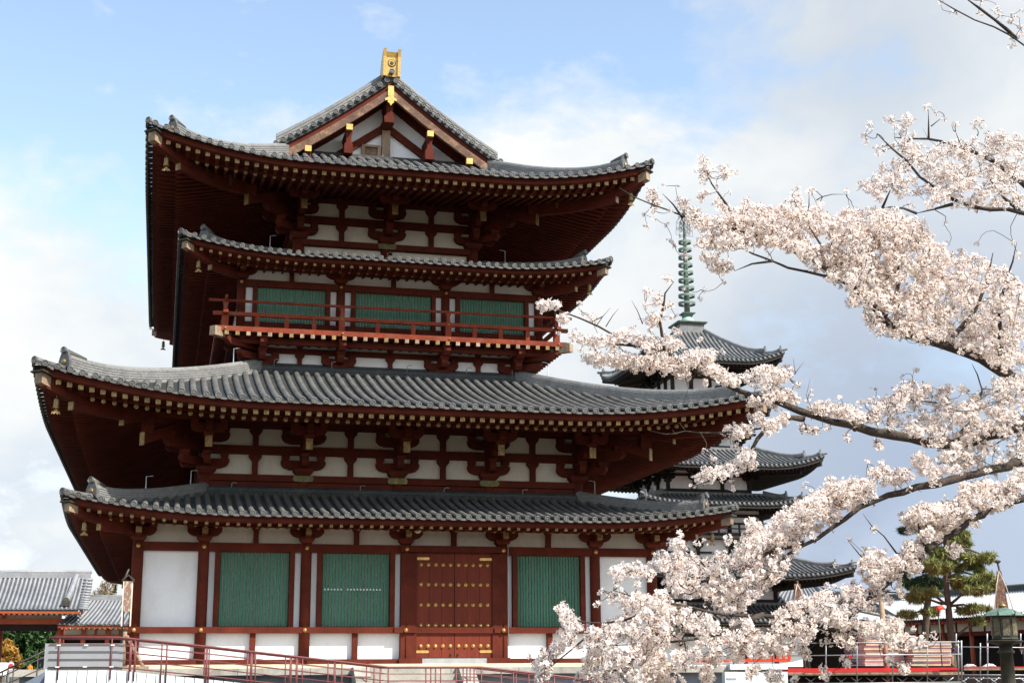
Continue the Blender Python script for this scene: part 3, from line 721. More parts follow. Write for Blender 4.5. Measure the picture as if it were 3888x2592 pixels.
# struts of the gable wall
def gbeam(p, q, w, y0, y1, m_, name):
    d = Vector((q[0]-p[0], q[1]-p[1])); l = d.length; d /= l; nrm_ = Vector((-d.y, d.x))*w/2; mm = MB()
    poly = [(p[0]+nrm_.x, p[1]+nrm_.y), (q[0]+nrm_.x, q[1]+nrm_.y), (q[0]-nrm_.x, q[1]-nrm_.y), (p[0]-nrm_.x, p[1]-nrm_.y)]
    mm.prism(poly, lambda a, b: (a, y0, b), lambda a, b: (a, y1, b)); part(mm, name, m_)
for sgn in (-1, 1):
    gbeam((0, 20.95), (sgn*1.95, 19.55), .25, 5.34, 5.50, 'red', 'gable_brace')
    for x, z1, z0 in ((1.46, 20.33, 19.50), (2.9, 19.40, 19.2)):
        mm = MB(); zz = [z1, z1-.12, z1-.12, z1-.3, z1-.36, z1-.62, z1-.68, z0]; 
        mm.prism([(-.15, z1), (-.15, z1-.14), (-.11, z1-.18), (-.11, max(z0, z1-.42)), (-.19, max(z0, z1-.5)), (-.19, z0), (.19, z0), (.19, max(z0, z1-.5)), (.11, max(z0, z1-.42)), (.11, z1-.18), (.15, z1-.14), (.15, z1)], lambda a, b: (sgn*x+a*.8, GY+.16, b), lambda a, b: (sgn*x+a*.8, 5.5, b))
        o = part(mm, 'gable_purlin', 'red')
        mm = MB(); mm.box(sgn*x-.115, sgn*x+.115, GY-.02, GY+.16, z1-.02, z1+.19); part(mm, 'purlin_cap', 'gilt', o)
mm = MB(); mm.prism([(-.16, 21.75), (-.16, 21.5), (-.12, 21.4), (-.12, 21.1), (-.20, 21.0), (-.18, 20.8), (.18, 20.8), (.20, 21.0), (.12, 21.1), (.12, 21.4), (.16, 21.5), (.16, 21.75)], lambda a, b: (a, GY+.2, b), lambda a, b: (a, 5.5, b)); part(mm, 'gable_purlin', 'red')
boxpart('king_post', 'oldwood', -.15, .15, 5.30, 5.5, 19.4, 20.78)
m = MB(); m.box(-.88, -.19, 5.36, 5.5, 20.12, 20.20); m.box(-.88, -.76, 5.36, 5.5, 19.4, 20.12); m.box(-.30, -.19, 5.37, 5.5, 19.4, 20.12)
o = part(m, 'hatch_frame', 'oldwood'); m = MB(); m.box(-.76, -.54, 5.43, 5.49, 19.4, 20.1); m.box(-.52, -.30, 5.43, 5.49, 19.4, 20.1); part(m, 'hatch_door', 'bargewood', o)
# gilded pendant
m = MB(); pl = [(-.12, 22.10), (-.14, 21.75), (-.11, 21.68), (-.25, 21.60), (-.25, 21.52), (-.13, 21.55), (-.14, 21.47), (-.06, 21.42), (0, 21.34), (.06, 21.42), (.14, 21.47), (.13, 21.55), (.25, 21.52), (.25, 21.60), (.11, 21.68), (.14, 21.75), (.12, 22.10)]
m.prism(pl, lambda a, b: (a*.82, GY-.05, b), lambda a, b: (a*.82, GY-.01, b)); part(m, 'gable_pendant', 'gilt', label='gilded openwork pendant under the gable peak')
# verge tiles and descending ridges
m = MB(); rg = MB()
for sgn in (-1, 1):
    L_ = 0; pts = []
    x = .16
    while x < 4.1:
        z = zg(x)+.10; m.tube([(sgn*x, GY-.08, z), (sgn*x, GY+.6, z+.02)], [.09, .085], 10)
        m.lathe((sgn*x, GY-.08, z), [(.10, .03), (.10, -.03), (.08, -.035), (.07, -.015), (.035, -.015), (.03, -.03), (.003, -.03)], 12, 0, (0, 1, 0), False)
        x += .315*cos(math.atan(.7))*1.0
    X = [.1+4.0*i/12 for i in range(13)]
    m.prism([(sgn*x, zg(x)+.06) for x in X]+[(sgn*x, zg(x)-.08) for x in reversed(X)], lambda a, b: (a, GY-.03, b), lambda a, b: (a, GY+.7, b), 1)
    path = [(sgn*x, 4.74, zg(x)) for x in [.15+3.85*i/14 for i in range(15)]]
    hh = .54; pf = [(-.16, -.06)]
    for i in range(5): z0 = hh*i/5; pf += [(-.16, z0), (-.142, z0+.012), (-.142, z0+hh/5-.012)]
    pf = pf+[(-.1, hh)]+[(-.085*cos(pi*j/4), hh+.075*sin(pi*j/4)) for j in range(5)]+[(.1, hh)]+[(-a, b) for a, b in reversed(pf)]
    rg = MB(); rg.sweep(pf, path); rg.build('descending_ridge', 'ridgetile', top.roof); rg = MB(); rg.sweep(pf, [(a, LB-b, c) for a, b, c in path]); rg.build('descending_ridge', 'ridgetile', top.roof)
m.build('verge_tiles', ['tile', 'pan'], top.roof)
m = MB(); m.box(-.24, .24, GY+.1, LB-GY-.1, 22.2, 22.95); m.tube([(0, GY+.1, 22.98), (0, LB-GY-.1, 22.98)], .14, 10); m.build('main_ridge', 'tile', top.roof)
m = MB(); m.box(-4.3, 4.3, 5.22, 5.52, 19.55, 19.74); m.build('gable_foot_flashing', 'pan', top.roof)
# finial (one at each end of the ridge)
for yy, sg in ((GY-.08, 1), (LB-GY+.08, -1)):
    m = MB(); prof = [(-.0, 22.44), (-.04, 22.9), (-.06, 23.15), (-.13, 23.34), (.10, 23.28), (.42, 23.14), (.62, 22.9), (.7, 22.6), (.7, 22.44)]
    m.prism(prof, lambda a, b: (-.24, yy+sg*a, b), lambda a, b: (.24, yy+sg*a, b))
    for x0, x1 in ((-.315, -.21), (.21, .315)):
        pr = [(a-.07 if a < .1 else a+.05, b+(.10 if b > 23.2 else 0)) for a, b in prof]
        m.prism(pr, lambda a, b: (x0, yy+sg*a, b), lambda a, b: (x1, yy+sg*a, b))
    f_ = part(m, 'ridge_finial', 'gilt', label='gilded ridge end finial')
    m = MB(); m.lathe((0, yy-sg*.03, 22.95), [(.15, .05), (.15, -.02), (.125, -.03), (.115, -.005), (.075, -.005), (.06, -.03), (.003, -.035)], 20, 0, (0, sg, 0), False); part(m, 'finial_medallion', 'bronze', f_)
    m = MB(); m.tube([(0, yy-sg*.15, 22.58), (0, yy+sg*.2, 22.58)], .085, 12); m.lathe((0, yy-sg*.15, 22.58), [(.10, .03), (.10, -.03), (.08, -.035), (.07, -.015), (.003, -.02)], 12, 0, (0, sg, 0), False); part(m, 'ridge_end_tile', 'tile', f_)
# snow hooks and lightning cable holders on the ridges
for tier, xs, zz in ((mid, (-3.9, -2.0, .55, 2.6, 4.2), .25), (umk, (-2.9, -1.6, .0, 1.9), .28), (low, (-5.2, -1.2, 1.5, 4.1), .2)):
    for x in xs:
        y = tier.Y0+tier.T-.1; z = tier.z('front', x, tier.T)+zz; m = MB()
        m.tube([(x, y-.02, z-.1), (x, y-.02, z+.10), (x+.06, y-.05, z+.13), (x+.16, y-.05, z+.12)], .014, 5); part(m, 'roof_hook', 'steel')
for tier, d, h in ((mid, 5.6, .45), (low, 2.2, .4), (low, 3.5, .4), (umk, 3.0, .4)):
    for sgn in (-1, 1):
        p = Vector((sgn*(tier.W-d), tier.Y0+d, tier.ez+tier.prof(d)+tier.ridge_h+.06)); m = MB()
        m.tube([p+Vector((0, -.12, -.3)), p, p+Vector((0, 0, h)), p+Vector((-sgn*.2, 0, h+.02))], .016, 5); part(m, 'cable_post', 'steel')
# wind bells
BN = dict(low='lowest roof', mid='second roof from the ground', umk='skirt roof above the balcony', top='topmost roof')
def bell_meshes():
    m = MB(); m.tube([(0, 0, 0), (0, 0, -.13)], .01, 5); m.lathe((0, 0, -.13), [(.02, 0), (.07, -.02), (.085, -.08), (.09, -.26), (.11, -.36), (.10, -.365), (.03, -.3)], 14)
    c = MB(); c.tube([(0, 0, -.33), (0, 0, -.50)], .008, 5)
    c.prism([(-.16, -.70), (-.13, -.60), (-.07, -.58), (0, -.48), (.07, -.58), (.13, -.60), (.16, -.70), (.10, -.66), (.06, -.70), (0, -.64), (-.06, -.70), (-.10, -.66)], lambda a, b: (a, -.008, b), lambda a, b: (a, .008, b))
    return m, c
first = None
for nm, sx, sy, p, t_ in BELLS:
    if nm in ('low', 'mid') and sy == 1 and sx == 1 or (sy == 1 and sx == 1): continue
    lab = 'gilded wind bell under the %s %s corner of the %s' % ('front' if sy == 0 else 'rear', 'left' if sx < 0 else 'right', BN[nm])
    e = empty('wind_bell', p, lab, 'wind bell', 'wind bells under the eave corners')
    if first is None:
        a, b = bell_meshes(); o1 = a.build('bell_body', 'gold', e, inv=False); o2 = b.build('wind_catcher', 'gold', e, inv=False); first = (o1, o2)
    else:
        for o in first:
            q = o.copy(); COL.objects.link(q); q.parent = e
    k = .85 if nm in ('low', 'umk') else 1.0
    e.scale = (k*.8, k*.8, k*.8); e.rotation_euler = (0, 0, rnd.uniform(-.5, .5))
# ------------------------------------------------------------------ ground
g = MB(); g.add([(-4000,-4000,0),(4000,-4000,0),(4000,9000,0),(-4000,9000,0)], [(0,1,2,3)])
MAT['gravel'] = mat('sandy_gravel', (.095, .075, .05), .95, .15, .3, (1, 1, 1), 30, .15, .2)
struct(g, 'ground', 'gravel')
g = MB(); g.box(-90, -10.6, 40, 62, -.2, .95); struct(g, 'paving', 'stone')
# far hills
MAT['hillgreen'] = mat('hazy_hill', (.16, .20, .24), .95, .15, .004, (1, 1, 1), .02, .15)
g = MB(); n = 60; vs = []; fs = []
for i in range(n+1):
    x = -2600+5200*i/n; h = 60+35*sin(i*.37)+22*sin(i*.91+1)+10*sin(i*2.3)
    vs += [(x, 4300, -5), (x, 4500, h*.8), (x, 4900, h*1.05), (x, 5600, -5)]
for i in range(n):
    for j in range(3): a = i*4+j; fs.append((a, a+4, a+5, a+1))
g.add(vs, fs, 0, True); struct(g, 'hills', 'hillgreen')

# ------------------------------------------------------------------ stone terrace, steps
ter = empty('stone_terrace', (0, -1.9, 0), 'low grey stone terrace with a projecting slab edge under the temple hall', 'terrace')
TX, TY = 11.0, -2.1
boxpart('terrace_wall', 'concrete', -TX+.25, TX-.25, TY+.3, LB-TY-.3, 0, 1.50, parent=ter)
n = 11
for i in range(n):
    x0 = -TX+2*TX*i/n; boxpart('slab', 'stone', x0+.006, x0+2*TX/n-.006, TY, TY+1.2, 1.50, 1.685, parent=ter)
boxpart('terrace_floor', 'tanstone', -TX, TX, TY+1.2, LB-TY, 1.50, 1.68, parent=ter)
boxpart('base_course', 'tanstone', -8.35, 8.35, -.40, LB+.4, 1.68, 1.80, parent=ter)
st = empty('stone_steps', (-.15, -2.1, 0), 'granite steps with sloping side slabs leading up to the terrace', 'steps')
for x0, x1 in ((-1.85, -1.40), (1.15, 1.60)):
    m = MB(); m.prism([(TY, 0), (TY, 1.70), (TY-.35, 1.70), (TY-2.7, .15), (TY-2.7, 0)], lambda a, b: (x0, a, b), lambda a, b: (x1, a, b)); m.build('side_slab', 'stone', st)
for i in range(8):
    m = MB(); m.box(-1.40, 1.15, TY-.3*(i+1), TY-.3*i, 0, 1.5-.19*i); m.build('step', 'stone', st)

# ------------------------------------------------------------------ ramp with red railing
MAT['railred'] = mat('red_painted_steel', (.16, .042, .04), .45, .15, 4, (1, 1, 1), 30, .1, 0, spec=.4)
MAT['board'] = mat('white_cladding', (.72, .75, .77), .5, .06, 2, (1, 1, 1), 30, .04, 0)
MAT['greyboard'] = mat('grey_plastic_board', (.27, .28, .29), .45, .08, 1.5, (1, 1, 1), 30, .05, 0)
MAT['blueboard'] = mat('blue_grey_cladding', (.15, .18, .23), .55, .1, 2, (1, 1, 1), 30, .05, 0)
ramp = empty('access_ramp', (-6, -4.5, 0), 'long access ramp with dark red steel railing and white cladding in front of the hall', 'ramp')
RYF = -4.5
rl = [(-9.85, 2.47), (-8.19, 2.47), (-5.84, 2.225), (-1.57, 1.735), (-1.18, 1.685), (1.36, 1.675), (3.21, 1.465), (6.2, 1.13), (8.2, .9)]
def rz(x):
    for (xa, za), (xb, zb) in zip(rl[:-1], rl[1:]):
        if x <= xb: return za+(zb-za)*(x-xa)/(xb-xa)
    return rl[-1][1]
for yy in (RYF, RYF+1.45):
    m = MB(); m.tube([(x, yy, z) for x, z in rl], .028, 8); m.build('handrail', 'railred', ramp)
    for k, dz in enumerate((.17, .35, .54, .74)):
        m = MB(); m.tube([(x, yy, z-dz) for x, z in rl], .011 if k < 3 else .018, 6); m.build('railing_bar', 'railred', ramp)
    px = [-9.6, -8.32, -7.86, -7.74, -7.07, -6.94, -5.94, -5.87, -4.8, -4.68, -3.78, -3.62, -3.46, -2.62, -2.42, -1.56, -1.18, .10, .24, .96, 1.16, 1.36, 2.25, 2.68, 3.22, 3.4, 4.4, 4.55, 5.6, 5.75, 6.8, 7.9]
    for x in px:
        if yy > RYF and x < -8.0: continue
        m = MB(); m.tube([(x, yy, rz(x)), (x, yy, rz(x)-1.05)], .019, 7); m.build('railing_post', 'railred', ramp)
m = MB(); pl = [(x, z-.86) for x, z in rl]
m.prism([(rl[0][0], 0)]+pl+[(rl[-1][0], 0)], lambda a, b: (a, RYF+.065, b), lambda a, b: (a, RYF+1.40, b)); m.build('ramp_floor', 'concrete', ramp)
x = -9.85
while x < 0.0:
    w = .243 if x < -5.8 else .25
    zt = lambda q: rz(q)-.82
    m = MB(); m.prism([(x, 0), (x+w-.022, 0), (x+w-.022, zt(x+w)), (x, zt(x))], lambda a, b: (a, RYF+.03, b), lambda a, b: (a, RYF+.06, b)); m.build('cladding_board', 'board', ramp)
    x += w
m = MB(); m.box(-9.9, -9.86, RYF-.04, RYF+1.4, 0, 1.68); m.build('corner_board', 'board', ramp)
pn = empty('grey_board', (-9, RYF-.06, 1.6), 'plain grey plastic board tied to the left end of the red railing', 'board')
m = MB(); m.box(-9.93, -8.03, RYF+.025, RYF+.045, 1.66, 2.32); m.build('panel', 'greyboard', pn)
m = MB(); m.box(-9.95, -9.93, RYF+.02, RYF+.05, 1.64, 2.33); m.build('edge_strip', 'steel', pn)
for x in (-9.62, -8.95, -8.30):
    for z in (1.74, 2.28):
        m = MB(); m.box(x-.05, x+.05, RYF-.025, RYF-.019, z-.012, z+.012); m.build('cable_tie', 'plaster', pn)
# lower return ramp, going down to the left in front
lr = empty('stair_railing', (-10.4, -3.6, 0), 'black handrail and blue-grey side wall of steps going down at the lower left', 'railing')
m = MB(); YY = -3.4
A = atY(195, 2536, YY); Bq = atY(0, 2640, YY)
m.prism([(A.x, A.z), (Bq.x, Bq.z), (Bq.x, 0), (A.x, 0)], lambda a, b: (a, YY, b), lambda a, b: (a, YY+.12, b)); m.build('side_wall', 'blueboard', lr)
for (y0, y1) in ((2455, 2556), (2478, 2574), (2520, 2606)):
    a = atY(198, y0, YY+.06); b = atY(-40, y1+16, YY+.06); m = MB(); m.tube([a, b], .022 if y0 == 2455 else .014, 7); m.build('handrail', 'bronze', lr)
for x in (10, 52, 145):
    a = atY(x, 2455+(198-x)*.51, YY+.06); m = MB(); m.tube([a, a-Vector((0, 0, 1.0))], .018, 6); m.build('railing_post', 'bronze', lr)

# ------------------------------------------------------------------ generic tiled roof plane pieces for the far buildings
def slope_tiles(mb, A, B, C, D, sp, r, m=0, mp=1, sag=.0, ends=True):
    """A-B eave (left to right seen from outside), D-C ridge above; rows of round tiles run up the slope."""
    A, B, C, D = map(Vector, (A, B, C, D)); n = max(2, int((B-A).length/sp)); K = 5
    N_ = (B-A).cross(D-A).normalized()
    if N_.z < 0: N_ = -N_
    def P(u, v):
        p = (A*(1-u)+B*u)*(1-v)+(D*(1-u)+C*u)*v
        return p - N_*sag*4*v*(1-v)
    vs = []; fs = []
    for i in range(n+1):
        for j in range(K+1): vs.append(tuple(P(i/n, j/K)))
    for i in range(n):
        for j in range(K): a = i*(K+1)+j; fs.append((a, a+K+1, a+K+2, a+1))
    mb.add(vs, fs, mp)
    L = (B-A).normalized()
    for i in range(n):
        u = (i+.5)/n; vs = []; fs = []
        for j in range(K+1):
            p = P(u, j/K); lat = L*r
            for k in range(5):
                a = pi*k/4; vs.append(tuple(p+lat*cos(a)+N_*r*(sin(a)*1.0)))
        for j in range(K):
            for k in range(4): fs.append((j*5+k, j*5+k+1, (j+1)*5+k+1, (j+1)*5+k))
        fs.append((0, 1, 2, 3, 4))
        mb.add(vs, fs, m, True)
MAT['tilelight'] = mat('pale_grey_tile', (.25, .255, .26), .5, .2, 1.2, (1, 1, 1), 12, .2, .1, dirt=(.2, .2, .2), dscale=3, spec=.5)
MAT['panlight'] = mat('pale_pan_tile', (.07, .075, .08), .6, .25, 1.2, (1, 1, 1), 12, .2, .1)
MAT['tilewhite'] = mat('new_silver_tile', (.37, .375, .38), .5, .12, 1.2, (1, 1, 1), 12, .12, .1, spec=.5)
MAT['panwhite'] = mat('new_silver_pan_tile', (.22, .225, .23), .5, .12, 1.2, (1, 1, 1), 12, .12, .1, spec=.5)
MAT['cream'] = mat('cream_plaster', (.62, .56, .45), .9, .06, .8)
MAT['orangewood'] = mat('fresh_vermilion_wood', (.36, .075, .03), .6, .2, 2, (1, 1, 1), 20, .15, .1)
# left gate
gt = empty('temple_gate', (-16, 47, .95), 'open vermilion gate building with a grey tiled roof at the left edge', 'gate')
m = MB(); slope_tiles(m, (-22, 46, 5.15), (-11.75, 46, 5.22), (-11.55, 50, 7.35), (-22, 50, 7.3), .25, .068, sag=.14)
m.v[-1]; slope_tiles(m, (-11.75, 54, 5.2), (-22, 54, 5.15), (-22, 50, 7.3), (-11.55, 50, 7.35), .25, .068, sag=.14); m.build('tiled_roof', ['tilelight', 'panlight'], gt)
m = MB(); m.box(-22, -11.5, 49.85, 50.15, 7.28, 7.62); m.tube([(-22, 50, 7.62), (-11.45, 50, 7.70)], .11, 8); m.build('main_ridge', 'tilelight', gt)
m = MB(); m.sweep([(-.14, -.02), (.14, -.02), (.14, .26), (0, .36), (-.14, .26)], [(-12.35, 49.8, 7.25), (-12.5, 48, 6.25), (-12.65, 46.5, 5.55)]); m.build('descending_ridge', 'tilelight', gt)
m = MB(); m.frust(-12.66, 46.4, [(5.45, .2, .12), (5.75, .22, .12), (5.95, .1, .08)]); m.build('ridge_end_ornament', 'bronze', gt)
for k in range(12):
    y = 46.05+k*.33; z = 5.25+k*.178-.14*4*(k/12)*(1-k/12); m = MB(); m.tube([(-11.9, y, z+.05), (-11.35, y, z+.03)], .09, 8); m.build('verge_tile', 'tilelight', gt)
m = MB(); m.prism([(46.0, 5.15), (50, 7.25), (54, 5.15), (54, 4.95), (50, 6.95), (46, 4.95)], lambda a, b: (-11.75, a, b), lambda a, b: (-11.65, a, b)); m.build('bargeboard', 'red', gt)
boxpart('eave_board', 'orangewood', -22, -11.8, 46.05, 46.2, 5.0, 5.12, parent=gt)
for k in range(34):
    x = -21.8+k*.30; m = MB(); m.box(x-.06, x+.06, 46.1, 47.6, 4.93, 5.03); o = m.build('rafter', 'orangewood', gt)
    m = MB(); m.box(x-.065, x+.065, 46.07, 46.1, 4.92, 5.035); m.build('rafter_end_cap', 'gold' if k > 24 else 'orangewood', o)
boxpart('plaster_band', 'cream', -22, -12.9, 47.4, 47.5, 4.72, 5.1, parent=gt)
for x in (-16.2, -19.6): boxpart('strut', 'orangewood', x-.1, x+.1, 47.3, 47.5, 4.7, 5.05, parent=gt)
boxpart('tie_beam', 'orangewood', -22, -12.7, 47.2, 47.6, 4.42, 4.74, parent=gt)
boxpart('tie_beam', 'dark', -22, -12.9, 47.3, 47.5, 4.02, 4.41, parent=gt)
for x in (-12.95, -16.9, -20.8):
    for y in (47.45, 52.5):
        m = MB(); m.lathe((x, y, .95), [(.22, 0), (.21, 3.8)], 12); m.build('column', 'orangewood', gt)
# lower corridor to its right
kr = empty('cloister_corridor', (-10.5, 47, .95), 'lower cloister corridor with grey tiled roof beside the left gate', 'corridor')
m = MB(); slope_tiles(m, (-13.1, 46.4, 4.37), (-6.0, 46.4, 4.35), (-6.0, 50, 5.98), (-11.9, 50, 5.98), .26, .068, sag=.10); m.build('tiled_roof', ['tilelight', 'panlight'], kr)
m = MB(); m.box(-11.75, -6, 49.85, 50.15, 5.93, 6.2); m.tube([(-11.7, 50, 6.2), (-6, 50, 6.2)], .10, 8); m.build('main_ridge', 'tilelight', kr)
boxpart('eave_board', 'orangewood', -13.05, -6, 46.5, 46.65, 4.2, 4.32, parent=kr)
for k in range(22):
    x = -12.8+k*.31; m = MB(); m.box(x-.055, x+.055, 46.5, 47.6, 4.1, 4.21); m.build('rafter', 'orangewood', kr)
boxpart('plaster_band', 'cream', -12.7, -6, 47.4, 47.5, 3.80, 4.15, parent=kr)
boxpart('tie_beam', 'orangewood', -12.8, -6, 47.25, 47.5, 3.58, 3.80, parent=kr)
boxpart('tie_beam', 'orangewood', -12.8, -6, 47.25, 47.5, 3.20, 3.30, parent=kr)
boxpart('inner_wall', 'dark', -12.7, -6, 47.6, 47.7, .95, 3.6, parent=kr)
for x in (-11.6, -10.2, -8.8, -7.4): boxpart('column', 'orangewood', x-.13, x+.13, 47.2, 47.5, .95, 4.2, parent=kr)
for x in (-10.9, -9.5, -8.1): boxpart('strut', 'orangewood', x-.07, x+.07, 47.3, 47.5, 3.75, 4.15, parent=kr)
for x in (-11.4, -10.5, -9.4): boxpart('door_leaf', 'orangewood', x-.25, x+.25, 47.5, 47.58, .95, 3.2, parent=kr)

# ------------------------------------------------------------------ leafy trees
def leafmat(name, c, tr=.3):
    m = bpy.data.materials.new(name); m.use_nodes = True; t = m.node_tree; b = t.nodes['Principled BSDF']; b.inputs['Roughness'].default_value = .7; b.inputs['Specular IOR Level'].default_value = .2
    oi = nn(t, 'ShaderNodeNewGeometry'); r = nn(t, 'ShaderNodeMapRange', i_3=.6, i_4=1.5); lk(t, oi.outputs['Random Per Island'], r.inputs[0])
    v = nn(t, 'ShaderNodeVectorMath', operation='SCALE'); v.inputs[0].default_value = c; lk(t, r.outputs[0], v.inputs['Scale']); lk(t, v.outputs[0], b.inputs['Base Color'])
    return m
MAT['leafdark'] = leafmat('evergreen_leaves', (.035, .075, .022)); MAT['leafolive'] = leafmat('olive_leaves', (.13, .12, .035))
MAT['leaforange'] = leafmat('orange_leaves', (.30, .16, .03)); MAT['leafbrown'] = leafmat('budding_twigs', (.17, .13, .075))
MAT['pine'] = leafmat('pine_needles', (.21, .22, .07)); MAT['pinedark'] = leafmat('dark_pine_needles', (.035, .055, .025))
MAT['bark'] = mat('bark', (.10, .075, .055), .9, .3, 5, (1, 1, .4), 30, .3, .5)
nrg = np.random.default_rng(5)
def leaves(name, parent, clumps, n, size, m_, elong=1.6, flat=1.0):
    """leaf-sized faces spread through clumps (x, y, z, rx, ry, rz)"""
    c = np.array(clumps); k = nrg.integers(0, len(c), n) if False else nrg.choice(len(c), n, p=(c[:, 3]*c[:, 5])/(c[:, 3]*c[:, 5]).sum())
    d = nrg.normal(size=(n, 3)); d /= np.linalg.norm(d, axis=1)[:, None]; rr = nrg.uniform(.35, 1.08, n)[:, None]**.6
    p = c[k, :3]+d*rr*c[k, 3:6]
    u = nrg.normal(size=(n, 3)); u[:, 2] *= flat; u /= np.linalg.norm(u, axis=1)[:, None]; w = np.cross(u, nrg.normal(size=(n, 3))); w /= np.linalg.norm(w, axis=1)[:, None]
    s = size*nrg.uniform(.6, 1.4, n)[:, None]
    V = np.stack([p-u*s*elong, p+w*s*.5, p+u*s*elong, p-w*s*.5], 1).reshape(-1, 3)
    me = bpy.data.meshes.new(name); me.vertices.add(4*n); me.vertices.foreach_set('co', V.ravel().astype(np.float32))
    me.loops.add(4*n); me.loops.foreach_set('vertex_index', np.arange(4*n, dtype=np.int32)); me.polygons.add(n)
    me.polygons.foreach_set('loop_start', np.arange(0, 4*n, 4, dtype=np.int32)); me.polygons.foreach_set('loop_total', np.full(n, 4, dtype=np.int32))
    me.materials.append(MAT[m_]); me.update(); me.validate()
    o = bpy.data.objects.new(name, me); COL.objects.link(o); o.parent = parent; o.location = -parent.location; return o
def tree(x, y, z0, h, rad, m_, label, n=2500, size=.16, group=None, cat='tree', trunk=True, squash=.55, nm='tree'):
    e = empty(nm, (x, y, z0), label, cat, group); rr = random.Random(int(x*31+y*7+h*11))
    mb = MB(); top_ = Vector((x+rr.uniform(-.3, .3), y, z0+h*.75)); mb.tube([(x, y, z0), (x+.1, y, z0+h*.35), top_], [h*.03, h*.022, h*.008], 8)
    cl = []
    for i in range(9):
        a = rr.uniform(0, 2*pi); q = rr.uniform(.15, .75)*rad; zc = z0+h*rr.uniform(.4, .86); c = (x+q*cos(a), y+q*sin(a), zc); rs = rad*rr.uniform(.3, .5)
        cl.append((*c, rs, rs, rs*squash*1.5)); mb.tube([(x, y, z0+h*.35+.3*i*h*.04), c], [h*.012, h*.004], 5)
    cl.append((x, y, z0+h*.9, rad*.35, rad*.35, h*.1))
    mb.build('trunk', 'bark', e); leaves('crown', e, cl, n, size, m_)
    return e
G1 = 'trees behind the left gate'
tree(-18.8, 66, 0, 5.4, 3.2, 'leafdark', 'dark evergreen tree filling the left half of the gate opening', 6000, .17)
tree(-15.2, 67, 0, 5.6, 3.0, 'leafdark', 'dark evergreen tree filling the right half of the gate opening', 6000, .17)
tree(-17.4, 63.5, .3, 3.6, 1.1, 'leaforange', 'small orange leaved shrub inside the gate opening', 1600, .11, cat='shrub', nm='shrub')
tree(-19.6, 80, 0, 9.6, 1.9, 'leafolive', 'olive green tree top rising above the gate roof at the left edge', 3000, .13)
tree(-11.9, 92, 0, 9.9, 2.3, 'leafbrown', 'round brownish budding tree between the gate roof and the hall', 5200, .085)
tree(-12.6, 84, 0, 7.0, 2.4, 'leafolive', 'low olive green tree just above the corridor roof', 3200, .11)
def bare_tree(x, y, h, label, spread, seed):
    e = empty('bare_tree', (x, y, 0), label, 'tree'); rr = random.Random(seed); mb = MB()
    def grow(p, d, l, r, k):
        q = p+d*l; mb.tube([p, (p+q)/2+Vector((rr.uniform(-.1, .1), 0, 0))*l*.3, q], [r, r*.8, r*.6], 5, caps=False)
        if k == 0: return
        for _ in range(3):
            nd = (d+Vector((rr.uniform(-1, 1), rr.uniform(-1, 1), rr.uniform(-.2, .7)))*spread).normalized(); grow(p+(q-p)*rr.uniform(.55, 1), nd, l*rr.uniform(.55, .8), r*.55, k-1)
    grow(Vector((x, y, 0)), Vector((0, 0, 1)), h*.42, h*.016, 5); mb.build('branches', 'bark', e)
bare_tree(-9.6, 78, 8.2, 'leafless grey tree beside the hall corner above the corridor roof', .55, 4)
bare_tree(-13.6, 88, 9.5, 'thin leafless tree right behind the gate ridge end', .5, 9)
